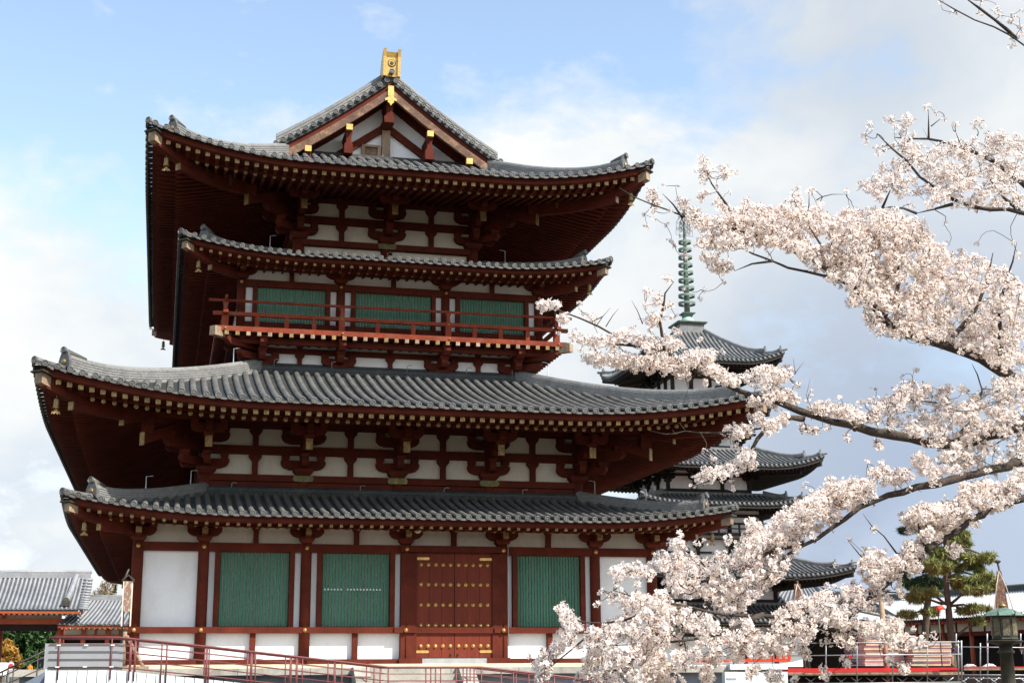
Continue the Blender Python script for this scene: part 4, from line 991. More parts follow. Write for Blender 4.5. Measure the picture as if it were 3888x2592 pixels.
# ------------------------------------------------------------------ people (far, small)
def skin_person(name, pts, edges, rads, mats, faces_fn, label, loc):
    pass
MAT['skin'] = mat('skin', (.42, .25, .17), .6, .05); MAT['redcloth'] = mat('red_cloth', (.45, .03, .04), .85, .1); MAT['whitecloth'] = mat('white_cloth', (.65, .65, .66), .85, .08)
MAT['greycloth'] = mat('grey_cloth', (.16, .17, .19), .85, .1); MAT['orangecloth'] = mat('orange_cloth', (.55, .22, .04), .85, .1); MAT['navy'] = mat('navy_cloth', (.05, .06, .09), .85, .1)
MAT['hair'] = mat('dark_hair', (.015, .012, .01), .6, .1); MAT['helmet'] = mat('pale_green_helmet', (.35, .62, .55), .35, .05); MAT['khaki'] = mat('khaki_cloth', (.32, .27, .19), .85, .1)
def person(loc, h, face, lean, top_m, leg_m, label, hat=None, stride=.12, arm=(.0, .0), vest=None):
    """one continuous body grown with a skin modifier; clothing by height, hair and hat as parts"""
    e = empty('person', loc, label, 'person'); e.rotation_euler = (0, 0, face); k = h/1.70
    J = {}; L = lean
    def P(n, x, y, z, r): J[n] = ((x*k, y*k, z*k), r*k)
    P('pel', 0, 0, .92, .135); P('waist', 0, -.06*L-.0, 1.07, .125); P('chest', 0, -.22*L, 1.30, .15); P('neck', 0, -.36*L, 1.45, .058); P('head', 0, -.42*L-.01, 1.58, .098); P('crown', 0, -.44*L, 1.66, .075)
    for s, nm in ((-1, 'l'), (1, 'r')):
        P('hip'+nm, s*.09, 0, .86, .10); P('knee'+nm, s*.10, -stride*s*.6-.02, .48, .065); P('ank'+nm, s*.10, stride*s*.9+.02, .09, .045); P('toe'+nm, s*.11, stride*s*.9-.13, .04, .04)
        P('sh'+nm, s*.17, -.24*L, 1.38, .07); ay = arm[0] if s < 0 else arm[1]
        P('elb'+nm, s*.23, -.24*L-ay*.22+.02, 1.12, .045); P('wr'+nm, s*.23, -.26*L-ay*.45-.03, .90+ay*.12, .033); P('hand'+nm, s*.22, -.27*L-ay*.52-.05, .82+ay*.14, .038)
    E_ = [('pel', 'waist'), ('waist', 'chest'), ('chest', 'neck'), ('neck', 'head'), ('head', 'crown')]
    for nm in 'lr': E_ += [('pel', 'hip'+nm), ('hip'+nm, 'knee'+nm), ('knee'+nm, 'ank'+nm), ('ank'+nm, 'toe'+nm), ('chest', 'sh'+nm), ('sh'+nm, 'elb'+nm), ('elb'+nm, 'wr'+nm), ('wr'+nm, 'hand'+nm)]
    ns = list(J); me = bpy.data.meshes.new('body'); me.from_pydata([J[n][0] for n in ns], [(ns.index(a), ns.index(b)) for a, b in E_], [])
    o = bpy.data.objects.new('body', me); COL.objects.link(o); md = o.modifiers.new('s', 'SKIN'); md.use_smooth_shade = True
    for i, n in enumerate(ns):
        sv = me.skin_vertices[0].data[i]; sv.radius = (J[n][1], J[n][1]); sv.use_root = n == 'pel'
    sb = o.modifiers.new('u', 'SUBSURF'); sb.levels = 1; sb.render_levels = 1
    dg = bpy.context.evaluated_depsgraph_get(); me2 = bpy.data.meshes.new_from_object(o.evaluated_get(dg)); bpy.data.objects.remove(o)
    for q in ('skin', top_m, leg_m, 'greycloth'): me2.materials.append(MAT[q])
    for f in me2.polygons:
        c = f.center/k
        f.material_index = 3 if c.z < .10 else 2 if c.z < .95 and abs(c.x) < .19 else 0 if (c.z > 1.47 or (c.z < .93 and abs(c.x) > .185)) else 1
    b = bpy.data.objects.new('body', me2); COL.objects.link(b); b.parent = e
    m = MB(); hp_ = Vector(J['head'][0])+Vector((0, .012, .02))*k
    if hat: m.lathe(tuple(hp_+Vector((0, -.01, .02))*k), [(.125*k, 0), (.122*k, .05*k), (.09*k, .11*k), (.03*k, .135*k)], 12); m.box(hp_.x-.09*k, hp_.x+.09*k, hp_.y-.19*k, hp_.y-.08*k, hp_.z+.015*k, hp_.z+.03*k)
    else: m.lathe(tuple(hp_+Vector((0, .012, -.03))*k), [(.09*k, 0), (.112*k, .05*k), (.09*k, .12*k), (.03*k, .145*k)], 12)
    m.build('helmet' if hat else 'hair', hat or 'hair', e, inv=False)
    m = MB(); m.lathe(tuple(Vector(J['head'][0])+Vector((0, -.10, -.02))*k), [(.018*k, 0), (.012*k, .02*k), (.004*k, .03*k)], 6, 0, (0, -1, -.2)); m.build('nose', 'skin', e, inv=False)
    for s in (-1, 1):
        m = MB(); m.lathe(tuple(Vector(J['head'][0])+Vector((s*.035, -.093, .015))*k), [(.011*k, 0), (.002*k, .006*k)], 6, 0, (0, -1, 0)); m.build('eye', 'hair', e, inv=False)
    if vest:
        m = MB(); c = Vector(J['chest'][0]); m.lathe((c.x, c.y+.01*k, c.z-.22*k), [(.16*k, 0), (.175*k, .1*k), (.175*k, .24*k), (.12*k, .31*k)], 12); m.build('vest', vest, e, inv=False)
    return e
pp = atY(35, 2590, 46.2); person((pp.x, 46.2, .95), 1.45, .5, .1, 'whitecloth', 'greycloth', 'visitor in a red vest over white sleeves walking at the lower left', vest='redcloth')
pp = atY(113, 2580, 47); person((pp.x, 46.6, .95), 1.25, -.4, .15, 'orangecloth', 'navy', 'visitor in an orange top near the foot of the left steps', stride=.05)
pp = atY(158, 2560, 49); person((pp.x, 49.5, .95), 1.7, .2, 0, 'navy', 'greycloth', 'visitor in dark clothes in the shade of the left gate', stride=.05)
# small white notice board
nb = empty('notice_board', (atY(14, 2580, 47).x, 46.9, .95), 'white notice board standing at the left edge behind the walking visitor', 'sign')
m = MB(); m.box(-.30, .16, -.02, .02, .5, 1.25); m.build('panel', 'whitecloth', nb, inv=False)
for x in (-.25, .1): m = MB(); m.box(x-.02, x+.02, -.02, .02, 0, .5); m.build('leg', 'steel', nb, inv=False)
# hanging banner at the hall's left corner
MAT['brocade'] = bpy.data.materials.new('brocade'); bm_ = MAT['brocade']; bm_.use_nodes = True; t = bm_.node_tree; b = t.nodes['Principled BSDF']; b.inputs['Roughness'].default_value = .8
tcn = nn(t, 'ShaderNodeTexCoord'); mpn = nn(t, 'ShaderNodeMapping'); mpn.inputs['Scale'].default_value = (24, 24, 13); lk(t, tcn.outputs['Object'], mpn.inputs[0])
vo = nn(t, 'ShaderNodeTexVoronoi', i_Scale=.55); lk(t, mpn.outputs[0], vo.inputs['Vector']); cr = nn(t, 'ShaderNodeValToRGB'); lk(t, vo.outputs['Distance'], cr.inputs[0])
els = cr.color_ramp.elements; els[0].position = .25; els[0].color = (.38, .13, .09, 1); els[1].position = .75; els[1].color = (.42, .34, .24, 1); q = els.new(.5); q.color = (.16, .12, .10, 1); lk(t, cr.outputs[0], b.inputs['Base Color'])
MAT['brocadedark'] = mat('dark_brocade', (.11, .055, .04), .85, .4, 5, (1, 1, 1), 18, .5, 0, dirt=(.20, .14, .09), dscale=7, dlo=.5, dhi=.6)
def banner(x, y, z0, z1, w, label, pole_bot, tails=False, cm='brocade', taper=1.0):
    e = empty('banner', (x, y, pole_bot), label, 'banner')
    m = MB(); m.prism([(-w, z0), (w, z0), (w*taper, z1), (-w*taper, z1)], lambda a, b: (x+a, y-.015, b), lambda a, b: (x+a, y+.015, b)); m.build('cloth', cm, e)
    if taper < 1:
        m = MB(); m.tube([(x+w*1.1, y+.05, pole_bot), (x+w*.7, y+.05, z0+(z1-z0)*.5), (x, y+.05, z1+w*1.2)], .05, 7); m.build('pole', 'bronze', e)
        m = MB(); m.frust(x, y+.05, [(z1+w*1.1, .06, .06), (z1+w*1.35, .12, .1), (z1+w*1.6, .03, .03)]); m.build('finial', 'bronze', e)
        for s in (-1.25, 1.7):
            m = MB(); m.tube([(x, y, z1), (x+s*w*.5, y-.02, z1-(z1-z0)*.4), (x+s*w, y-.02, z0-.1)], .018, 5); m.build('ribbon', 'cream', e)
        return e
    m = MB(); m.prism([(x-w*1.7, z1-.02), (x, z1+w*1.5), (x+w*1.7, z1-.02), (x+w*1.7, z1+.05), (x, z1+w*1.9), (x-w*1.7, z1+.05)], lambda a, b: (a, y-.05, b), lambda a, b: (a, y+.05, b)); m.build('canopy', 'bronze', e)
    m = MB(); m.tube([(x-w*.9, y+.05, pole_bot), (x-w*.9, y+.05, z1+.1), (x, y+.05, z1+w*1.9+.15)], .03, 7); m.build('pole', 'bronze', e)
    for s in (-1, 1):
        m = MB(); m.box(x+s*w*1.15-.02, x+s*w*1.15+.02, y-.01, y+.01, z0-.4 if tails else z0+.05, z1); m.build('ribbon', 'cream', e)
a = atY(487, 2205, -1.6); b_ = atY(487, 2320, -1.6); banner(a.x, -1.6, b_.z, a.z, .10, 'narrow brocade banner on a pole beside the left corner of the hall', 1.7, True)
pr_ = empty('wooden_prop', (-7.6, -.6, 1.7), 'bare wooden trestle leaning at the left foot of the hall', 'prop')
m = MB(); m.tube([(-8.1, -.5, 1.72), (-8.1, -.5, 2.72)], .06, 6); m.build('post', 'oldwood', pr_); m = MB(); m.tube([(-8.05, -.55, 2.6), (-7.55, -.85, 1.74)], .05, 6); m.build('brace', 'oldwood', pr_); m = MB(); m.box(-8.3, -7.4, -1.0, -.4, 1.69, 1.76); m.build('base', 'oldwood', pr_)
# ------------------------------------------------------------------ east pagoda
PX, PY = 25.72, 42.38
pg = empty('pagoda', (PX, PY, 0), 'dark wooden three-storey pagoda with six grey roofs and a green bronze spire, behind the blossoms', 'pagoda')
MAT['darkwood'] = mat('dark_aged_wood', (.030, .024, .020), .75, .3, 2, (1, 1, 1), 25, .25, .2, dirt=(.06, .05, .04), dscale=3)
MAT['oldtile'] = mat('old_grey_tile', (.15, .152, .15), .55, .3, 2, (1, 1, 1), 14, .3, .12, dirt=(.24, .23, .21), dscale=5, spec=.4)
MAT['patinapale'] = mat('pale_green_copper', (.30, .46, .40), .55, .2, 2, (1, 1, 1), 25, .2, .1)
def PT(side, q, o, z):          # q along the side, o outwards from the centre
    return [(PX+q, PY-o, z), (PX-o, PY-q, z), (PX+o, PY+q, z), (PX-q, PY+o, z)][side]
def sq_roof(W, ez, lift, ht, zt, Dl, sp=.30, r=.075, concave=.25, ridge2=True):
    mb = MB(); T = W-ht; rise = zt-ez
    def z(q, t):
        d = W-abs(q); u = t/T
        return ez+rise*(u-concave*u*(1-u)) + lift*max(0, 1-d/Dl)**2*max(0, 1-u)**1.3
    for side in range(4):
        n = int(2*W/sp)
        for k in range(n):
            q = (k-(n-1)/2)*sp; tm = min(T, W-abs(q))
            if tm < .1: continue
            ns = max(2, int(tm/.5)); vs = []; fs = []; K = 5
            for i in range(ns+1):
                t = tm*i/ns; zz = z(q, t)+.01
                for j in range(K): a = pi*j/(K-1); vs.append(PT(side, q+r*cos(a), W-t+.02, zz+r*1.05*sin(a)))
            for i in range(ns):
                for j in range(K-1): fs.append((i*K+j, i*K+j+1, (i+1)*K+j+1, (i+1)*K+j))
            fs.append(tuple(range(K))); mb.add(vs, fs, 0, True)
            m = 8; vs = [PT(side, q+r*1.12*cos(2*pi*j/m), W+.05, z(q, 0)+.02+r*1.12*sin(2*pi*j/m)) for j in range(m)]; mb.add(vs, [tuple(range(m))], 0)
        N = 28; M_ = 6; vs = []; fs = []
        for i in range(N+1):
            a = -cos(pi*i/N)
            for j in range(M_+1): t = T*j/M_; q = a*(W-t); vs.append(PT(side, q, W-t, z(q, t)-.02))
            vs.append(PT(side, a*W, W, z(a*W, 0)-.12)); 
        st_ = M_+2
        for i in range(N):
            for j in range(M_): c = i*st_+j; fs.append((c, c+st_, c+st_+1, c+1))
            fs.append((i*st_, (i+1)*st_, (i+1)*st_+M_+1, i*st_+M_+1))
        mb.add(vs, fs, 1)
    roof = mb.build('tiled_roof', ['oldtile', 'pan'], pg)
    # timber under the eave
    wd = MB(); Tw = min(T, W-ht)
    def zs(q, t): return ez-.30+.16*t+lift*max(0, 1-(W-abs(q))/Dl)**2*max(0, 1-t/(T+1))**1.2
    for side in range(4):
        N = 28; vs = []; fs = []; prof = [(.05, .14), (.25, .16), (T, .0), (T, .12)]
        for i in range(N+1):
            a = -cos(pi*i/N)
            for t, dz in ((.06, .16), (.06, .02), (.3, .0), (T+.3, .0)): q = a*(W-t); vs.append(PT(side, q, W-t, zs(q, t)+dz))
        for i in range(N):
            for j in range(3): c = i*4+j; fs.append((c, c+4, c+5, c+1))
        wd.add(vs, fs)
        n = int(2*W/.27)
        for k in range(n):
            q = (k-(n-1)/2)*.27; d = W-abs(q)
            for t0, t1, dz, h in ((.2, min(.95, d-.05), -.0, .09), (.75, min(T+.2, d-.05), -.10, .09)):
                if t1 < t0+.1: continue
                vs = []
                for t in (t0, t1):
                    zz = zs(q, t)+dz
                    for a, b in ((-.05, -h), (.05, -h), (.05, .02), (-.05, .02)): vs.append(PT(side, q+a, W-t, zz+b))
                wd.add(vs, [(0,1,2,3),(7,6,5,4),(0,4,5,1),(1,5,6,2),(2,6,7,3),(3,7,4,0)])
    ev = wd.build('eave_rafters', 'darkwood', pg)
    for sx in (-1, 1):
        for sy in (-1, 1):
            P = lambda d, dz: (PX+sx*(W-d), PY+sy*(W-d), z(W-d, d)+dz)
            m = MB(); hh = .24
            for d0, d1, h in ((.95, T, hh), (.22, 1.35, .15)):
                path = [P(d0+(d1-d0)*i/8, .10*max(0, 1-i/2.5)**2) for i in range(9)]
                m.sweep([(-.12, -.05), (-.12, h), (0, h+.08), (.12, h), (.12, -.05)], path)
                o = (Vector(path[0])-Vector(path[1])); o.z = 0; o.normalize(); la = Vector((-o.y, o.x, 0)); p0 = Vector(path[0])
                m.prism([(-.17, -.08), (-.17, h*.7), (-.09, h+.10), (0, h+.22), (.09, h+.10), (.17, h*.7), (.17, -.08)], lambda a, b: tuple(p0+la*a+Vector((0, 0, b))), lambda a, b: tuple(p0+o*.1+la*a+Vector((0, 0, b))))
            m.tube([P(.5, .06), P(-.12, .10)], .085, 8)
            m.build('hip_ridge', 'oldtile', roof)
            m = MB(); Q = lambda d, dz: (PX+sx*(W-d), PY+sy*(W-d), zs(W-d, d)+dz)
            m.sweep([(-.11, -.26), (.11, -.26), (.11, .02), (-.11, .02)], [Q(.15, 0), Q(1.0, 0), Q(T, -.02)]); m.sweep([(-.10, -.48), (.10, -.48), (.10, -.2), (-.10, -.2)], [Q(1.1, 0), Q(T, -.02)])
            m.build('hip_rafter', 'darkwood', ev)
    m = MB()
    for side in range(4): m.prism([(ht-.2, zt-.1), (ht+.08, zt-.1), (ht+.08, zt+.12), (ht-.2, zt+.16)], lambda a, b: PT(side, -a, a, b), lambda a, b: PT(side, a, a, b))
    if ht > 1.2: m.build('wall_ridge', 'oldtile', roof)
def dbox(m, side, q0, q1, o0, o1, z0, z1):
    m.add([PT(side, q, o, z_) for z_ in (z0, z1) for q, o in ((q0, o0), (q1, o0), (q1, o1), (q0, o1))], [(0,3,2,1),(4,5,6,7),(0,1,5,4),(1,2,6,5),(2,3,7,6),(3,0,4,7)])
def p_arm(m, side, q, o, zb, k):       # dark boat-shaped bracket arms in front of the plaster
    for zz, w in ((zb+.12*k, .50*k), (zb+.62*k, .62*k)):
        m.prism(arm_poly(k, w, zz, zz+.28*k), lambda a, b: PT(side, q+a, o+.16, b), lambda a, b: PT(side, q+a, o-.05, b))
        for u in (-.8, 0, .8): dbox(m, side, q+u*w-.1*k, q+u*w+.1*k, o-.02, o+.2, zz+.28*k, zz+.44*k)
    dbox(m, side, q-.2*k, q+.2*k, o-.05, o+.2, zb-.05*k, zb+.14*k)
    for oo, zz in ((.5, .22), (.95, .62), (1.5, .95)):
        dbox(m, side, q-.09*k, q+.09*k, o, o+oo*k, zb+zz*k, zb+(zz+.24)*k)
        if oo > .9:
            m.prism(arm_poly(k, .48*k, zb+(zz+.28)*k, zb+(zz+.52)*k), lambda a, b: PT(side, q+a, o+oo*k, b), lambda a, b: PT(side, q+a, o+oo*k-.16, b))
def p_storey(hw, z0, z1, nb, kb, corner=True, beams=(), brk=True):
    m = MB(); m.box(PX-hw+.05, PX+hw-.05, PY-hw+.05, PY+hw-.05, z0, z1); m.build('plaster_wall', 'plaster', pg)
    for side in range(4):
        xs = [-hw+2*hw*i/nb for i in range(nb+1)]
        for i, q in enumerate(xs):
            m = MB(); p = PT(side, q, hw, z0)
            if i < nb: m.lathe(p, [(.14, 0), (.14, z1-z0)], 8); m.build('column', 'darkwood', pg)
        for b0, b1 in beams:
            m = MB(); dbox(m, side, -hw-.12, hw+.12, hw-.05, hw+.10, b0, b1); m.build('tie_beam', 'darkwood', pg)
        if brk:
            for i, q in enumerate(xs):
                m = MB(); p_arm(m, side, q, hw, z1-1.15*kb, kb)
                if i in (0, nb) and corner:
                    s = -1 if i == 0 else 1
                    for oo, zz in ((.8, .22), (1.5, .62), (2.1, .95)):
                        c = Vector(PT(side, q, hw, 0)); d = (Vector(PT(side, q+s, hw+1, 0))-c).normalized(); l = Vector((-d.y, d.x, 0))
                        m.prism([(-.1, zz), (oo-.15, zz), (oo, zz+.1), (oo, zz+.26), (-.1, zz+.26)], lambda a, b: tuple(c+d*a*kb-l*.09+Vector((0, 0, z1-1.15*kb+b*kb))), lambda a, b: tuple(c+d*a*kb+l*.09+Vector((0, 0, z1-1.15*kb+b*kb))))
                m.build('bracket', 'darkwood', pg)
def p_balcony(hw, z):
    m = MB(); m.box(PX-hw, PX+hw, PY-hw, PY+hw, z-.16, z); m.build('balcony_floor', 'darkwood', pg)
    for side in range(4):
        for h, r in ((.78, .045), (.45, .045), (.16, .05)):
            m = MB(); m.tube([PT(side, -hw-.25, hw-.1, z+h), PT(side, hw+.25, hw-.1, z+h)], r, 6); m.build('balcony_rail', 'darkwood', pg)
        for q in [-hw+.1+(2*hw-.2)*i/6 for i in range(6)]:
            m = MB(); dbox(m, side, q-.05, q+.05, hw-.15, hw-.05, z, z+.75); m.build('railing_post', 'darkwood', pg)
m = MB(); m.box(PX-7.2, PX+7.2, PY-7.2, PY+7.2, 0, .9); m.build('stone_base', 'stone', pg)
sq_roof(6.6, 4.35, .45, 4.3, 5.35, 3.2)
p_storey(5.0, .9, 4.6, 5, .5, beams=((3.45, 3.65), (1.5, 1.7)))
sq_roof(7.35, 6.93, .56, 4.1, 8.15, 4.2)
p_storey(3.7, 5.0, 7.35, 3, .95, beams=((5.5, 5.7), (6.5, 6.65)))
p_storey(3.2, 8.0, 9.45, 3, .6, beams=((8.5, 8.6),))
p_balcony(4.15, 9.5)
sq_roof(5.31, 11.35, .40, 3.35, 12.1, 3.0)
p_storey(3.2, 9.4, 11.6, 3, .45, beams=((10.72, 10.92), (10.3, 10.38), (9.5, 9.7)))
sq_roof(6.23, 13.6, .70, 2.9, 15.0, 3.6)
p_storey(2.7, 11.9, 14.0, 3, .9, beams=((12.3, 12.5), (13.3, 13.45)))
p_storey(2.3, 14.8, 16.0, 3, .55, beams=((15.2, 15.32),))
p_balcony(2.95, 16.05)
sq_roof(3.95, 17.35, .32, 2.4, 17.95, 2.4)
p_storey(2.2, 16.0, 17.6, 3, .4, beams=((16.9, 17.05),))
p_storey(1.9, 17.8, 20.8, 3, .95, beams=((18.3, 18.5), (19.7, 19.85)))
sq_roof(4.66, 20.42, .68, .85, 23.0, 2.9, concave=.42)
# spire
sp_ = MB(); sp_.frust(PX, PY, [(22.85, .90, .90), (23.0, .92, .92), (23.02, .84, .84), (23.62, .82, .82)]); spb = sp_.build('spire_base', 'oldtile', pg)
m = MB(); m.frust(PX, PY, [(23.60, .95, .95), (23.70, 1.02, 1.02), (23.75, .98, .98)]); m.build('dew_basin_lid', 'patina', spb)
m = MB(); m.lathe((PX, PY, 23.74), [(.45, 0), (.455, .18), (.38, .36), (.24, .47), (.22, .52)], 20); m.build('inverted_bowl', 'patinapale', spb)
m = MB(); m.frust(PX, PY, [(24.22, .27, .27), (24.34, .30, .30), (24.40, .42, .42), (24.46, .44, .44)]); m.build('spire_collar', 'patina', spb)
m = MB(); m.lathe((PX, PY, 24.3), [(.20, 0), (.165, 2.4), (.12, 4.6), (.08, 6.6), (.04, 8.0)], 12); shaft = m.build('spire_shaft', 'patina', pg)
for i in range(9):
    zc = 25.13+i*.53; rr_ = .565-.018*i; m = MB()
    m.lathe((PX, PY, zc), [(rr_, -.085), (rr_+.01, .085), (rr_-.05, .085), (rr_-.05, -.085), (rr_, -.085)], 28, caps=False)
    for a in range(4): m.tube([(PX, PY, zc), (PX+(rr_-.03)*cos(a*pi/2+.4), PY+(rr_-.03)*sin(a*pi/2+.4), zc)], .012, 5)
    m.build('spire_ring', 'patina', shaft)
for a in range(4):              # openwork flame plates
    m = MB(); dx, dy = cos(a*pi/2+.2), sin(a*pi/2+.2); rr2 = random.Random(a)
    for k in range(30):
        u, v = rr2.uniform(.1, .9), rr2.uniform(0, 1); u *= .68*(1-.4*v); rad = rr2.uniform(.05, .09); pts = []
        for j in range(7):
            an = j*pi*1.5/6+k; pts.append((PX+dx*(u+rad*cos(an)), PY+dy*(u+rad*cos(an)), 29.95+v*1.4+rad*sin(an)))
        m.tube(pts, .014, 4)
    m.tube([(PX+dx*.08, PY+dy*.08, 29.85), (PX+dx*.66, PY+dy*.66, 29.85), (PX+dx*.62, PY+dy*.62, 30.7), (PX+dx*.1, PY+dy*.1, 31.5)], .016, 4); m.build('flame_plate', 'bronze', shaft)
for zz in (31.7, 32.05): m = MB(); m.lathe((PX, PY, zz-.14), [(.02, 0), (.11, .07), (.125, .12), (.06, .2), (.01, .25)], 12); m.build('jewel', 'patina', shaft)

# ------------------------------------------------------------------ right background
def along(p, q, t): return Vector(p)*(1-t)+Vector(q)*t
# long corridor with silver roof
rc = empty('long_corridor', (40, 50, 0), 'long cloister corridor with a pale silver tiled roof and vermilion posts at the right edge', 'corridor')
A0 = atD(3230, 2359, 112); B0 = atD(4150, 2326, 90)      # eave line
A0.z = B0.z = (A0.z+B0.z)/2
dd = (B0-A0).normalized(); dn = Vector((-dd.y, dd.x, 0)); dn = dn if dn.dot(fw) > 0 else -dn; L_ = (B0-A0).length
eh = A0.z; rh = eh+1.95; dep = 4.2
f3 = lambda s, o, z: tuple(A0+dd*s+dn*o+Vector((0, 0, z-eh)))
m = MB(); slope_tiles(m, f3(-14, 0, eh), f3(L_, 0, eh), f3(L_, dep, rh), f3(-14, dep, rh), .27, .068, sag=.1); m.build('tiled_roof', ['tilewhite', 'panwhite'], rc)
m = MB(); m.prism([(dep-.2, rh-.05), (dep-.2, rh+.32), (dep, rh+.42), (dep+.2, rh+.32), (dep+.2, rh-.05)], lambda a, b: f3(-14, a, b), lambda a, b: f3(L_, a, b)); m.build('main_ridge', 'pan', rc)
def fbox(m, s0, s1, o0, o1, z0, z1): m.add([f3(s, o, z) for z in (z0, z1) for s, o in ((s0, o0), (s1, o0), (s1, o1), (s0, o1))], [(0,3,2,1),(4,5,6,7),(0,1,5,4),(1,2,6,5),(2,3,7,6),(3,0,4,7)])
def fp(name, m_, *b): m = MB(); fbox(m, *b); m.build(name, m_, rc)
fp('eave_board', 'red', -14, L_, .12, .25, eh-.22, eh-.06)
for k in range(int((L_)/.42)):
    m = MB(); s = k*.42; fbox(m, s-.06, s+.06, .1, 1.2, eh-.34, eh-.22); m.build('rafter', 'orangewood', rc)
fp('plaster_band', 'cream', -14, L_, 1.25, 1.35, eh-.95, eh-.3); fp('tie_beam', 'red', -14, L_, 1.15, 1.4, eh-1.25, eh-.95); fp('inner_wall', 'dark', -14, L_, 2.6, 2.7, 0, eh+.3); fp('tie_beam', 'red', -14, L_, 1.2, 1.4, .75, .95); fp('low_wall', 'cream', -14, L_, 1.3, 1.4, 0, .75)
for k in range(int((L_+14)/2.9)+1):
    m = MB(); p = f3(-14+k*2.9, 1.3, 0); m.lathe(p, [(.17, 0), (.17, eh-.35)], 10); m.build('column', 'orangewood', rc)
    m = MB(); fbox(m, -14+k*2.9+1.38, -14+k*2.9+1.52, 1.2, 1.3, eh-.95, eh-.3); m.build('strut', 'red', rc)
# smaller roof between the pagoda and the corridor
sb = empty('corner_building', (30, 30, 0), 'low building with two grey tiled roof slopes and white eave line right of the pagoda', 'building')
a = atD(2925, 2290, 92); b = atD(3170, 2292, 92); c = atD(3080, 2215, 97); d = atD(2985, 2222, 97)
m = MB(); slope_tiles(m, a, b, c, d, .33, .075); e2 = atD(3420, 2345, 84); slope_tiles(m, b, e2, atD(3330, 2290, 90), c, .33, .075); m.build('tiled_roof', ['tilelight', 'panlight'], sb)
m = MB(); m.tube([a+Vector((0, -.1, -.1)), b+Vector((0, -.1, -.1)), e2+Vector((0, -.1, -.1))], .12, 6); m.build('eave_board', 'cream', sb); m = MB(); m.tube([b+Vector((0, 0, .1)), c+Vector((0, 0, .12))], .14, 6); m.build('hip_ridge', 'tilelight', sb)
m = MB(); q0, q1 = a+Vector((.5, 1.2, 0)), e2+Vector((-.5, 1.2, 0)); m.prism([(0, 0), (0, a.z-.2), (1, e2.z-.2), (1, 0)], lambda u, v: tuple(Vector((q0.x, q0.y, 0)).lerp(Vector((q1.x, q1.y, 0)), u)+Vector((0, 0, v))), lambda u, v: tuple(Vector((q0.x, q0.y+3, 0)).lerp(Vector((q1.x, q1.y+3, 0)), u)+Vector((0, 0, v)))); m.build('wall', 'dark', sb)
tree(atD(3200, 2200, 150).x, atD(3200, 2200, 150).y, 0, 9.6, 3.4, 'leafbrown', 'brown budding tree behind the pagoda roof tip on the right', 3600, .12)
tree(atD(2960, 2110, 160).x, atD(2960, 2110, 160).y, 0, 14.2, 3.0, 'leafbrown', 'faint brown tree top over the lower pagoda roof', 3600, .11)
# stage with scaffolding
SG = 56.0
stg = empty('stage', atD(3300, 2560, SG), 'wide temporary stage with a red carpet edge on steel scaffolding at the lower right', 'stage')
def U(x, y, D): return atD(x, y, D)
fr_ = fw.copy(); fr_.z = 0; fr_.normalize(); rr0 = rt0
def sbox(mb, x0, x1, ytop, ybot, D, depth, m=0):   # box whose front face spans the given photo pixels at distance D
    p = [U(x0, ytop, D), U(x1, ytop, D)]; zt = (p[0].z+p[1].z)/2; zb = U((x0+x1)/2, ybot, D).z
    vs = []
    for z in (zb, zt):
        for q, o in ((p[0], 0), (p[1], 0), (p[1], depth), (p[0], depth)): vs.append((q.x+fr_.x*o, q.y+fr_.y*o, z))
    mb.add(vs, [(0,3,2,1),(4,5,6,7),(0,1,5,4),(1,2,6,5),(2,3,7,6),(3,0,4,7)], m)
def spart(name, m_, par, *a): m = MB(); sbox(m, *a); return m.build(name, m_, par)
MAT['carpet'] = mat('red_carpet', (.55, .03, .03), .9, .1); MAT['brightred'] = mat('bright_vermilion_paint', (.62, .06, .02), .5, .1)
MAT['planks'] = mat('stacked_planks', (.55, .47, .32), .8, .3, 2, (1, 1, 1), 20, .2); MAT['plankgrey'] = mat('grey_panel_edge', (.46, .46, .45), .7, .15, 2)
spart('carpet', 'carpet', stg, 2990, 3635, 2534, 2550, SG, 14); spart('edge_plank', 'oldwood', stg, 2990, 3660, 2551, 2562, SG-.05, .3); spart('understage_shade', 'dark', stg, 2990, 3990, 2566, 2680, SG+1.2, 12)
spart('carpet', 'carpet', stg, 3660, 3990, 2529, 2534, SG+3, 10); spart('edge_plank', 'oldwood', stg, 3660, 3990, 2535, 2542, SG+2.9, .3)
def pole(x0, y0, x1, y1, D, r=.024): m = MB(); m.tube([U(x0, y0, D), U(x1, y1, D)], r, 6); m.build('scaffold_tube', 'steel', stg)
for x in (3136, 3254, 3389, 3521): pole(x, 2436, x, 2600, SG-.4)
for x in (3638, 3650): pole(x, 2430, x+2, 2600, SG-.4, .03)
for x in (3722, 3750): pole(x, 2440, x, 2600, SG-.2)
for x in (3630, 3748, 3875): pole(x, 2404, x, 2470, SG+3, .03)
for y in (2437, 2484, 2590): pole(2970, y+4, 3650, y-2, SG-.45, .022)
pole(3640, 2454, 3990, 2458, SG-.3, .022); pole(3640, 2560, 3990, 2561, SG-.3); pole(3660, 2573, 3990, 2575, SG-.3, .02)
for k in range(16): x = 3000+k*58; pole(x, 2570, x+40, 2600, SG+.2, .02); pole(x+40, 2570, x, 2600, SG+.5, .02)
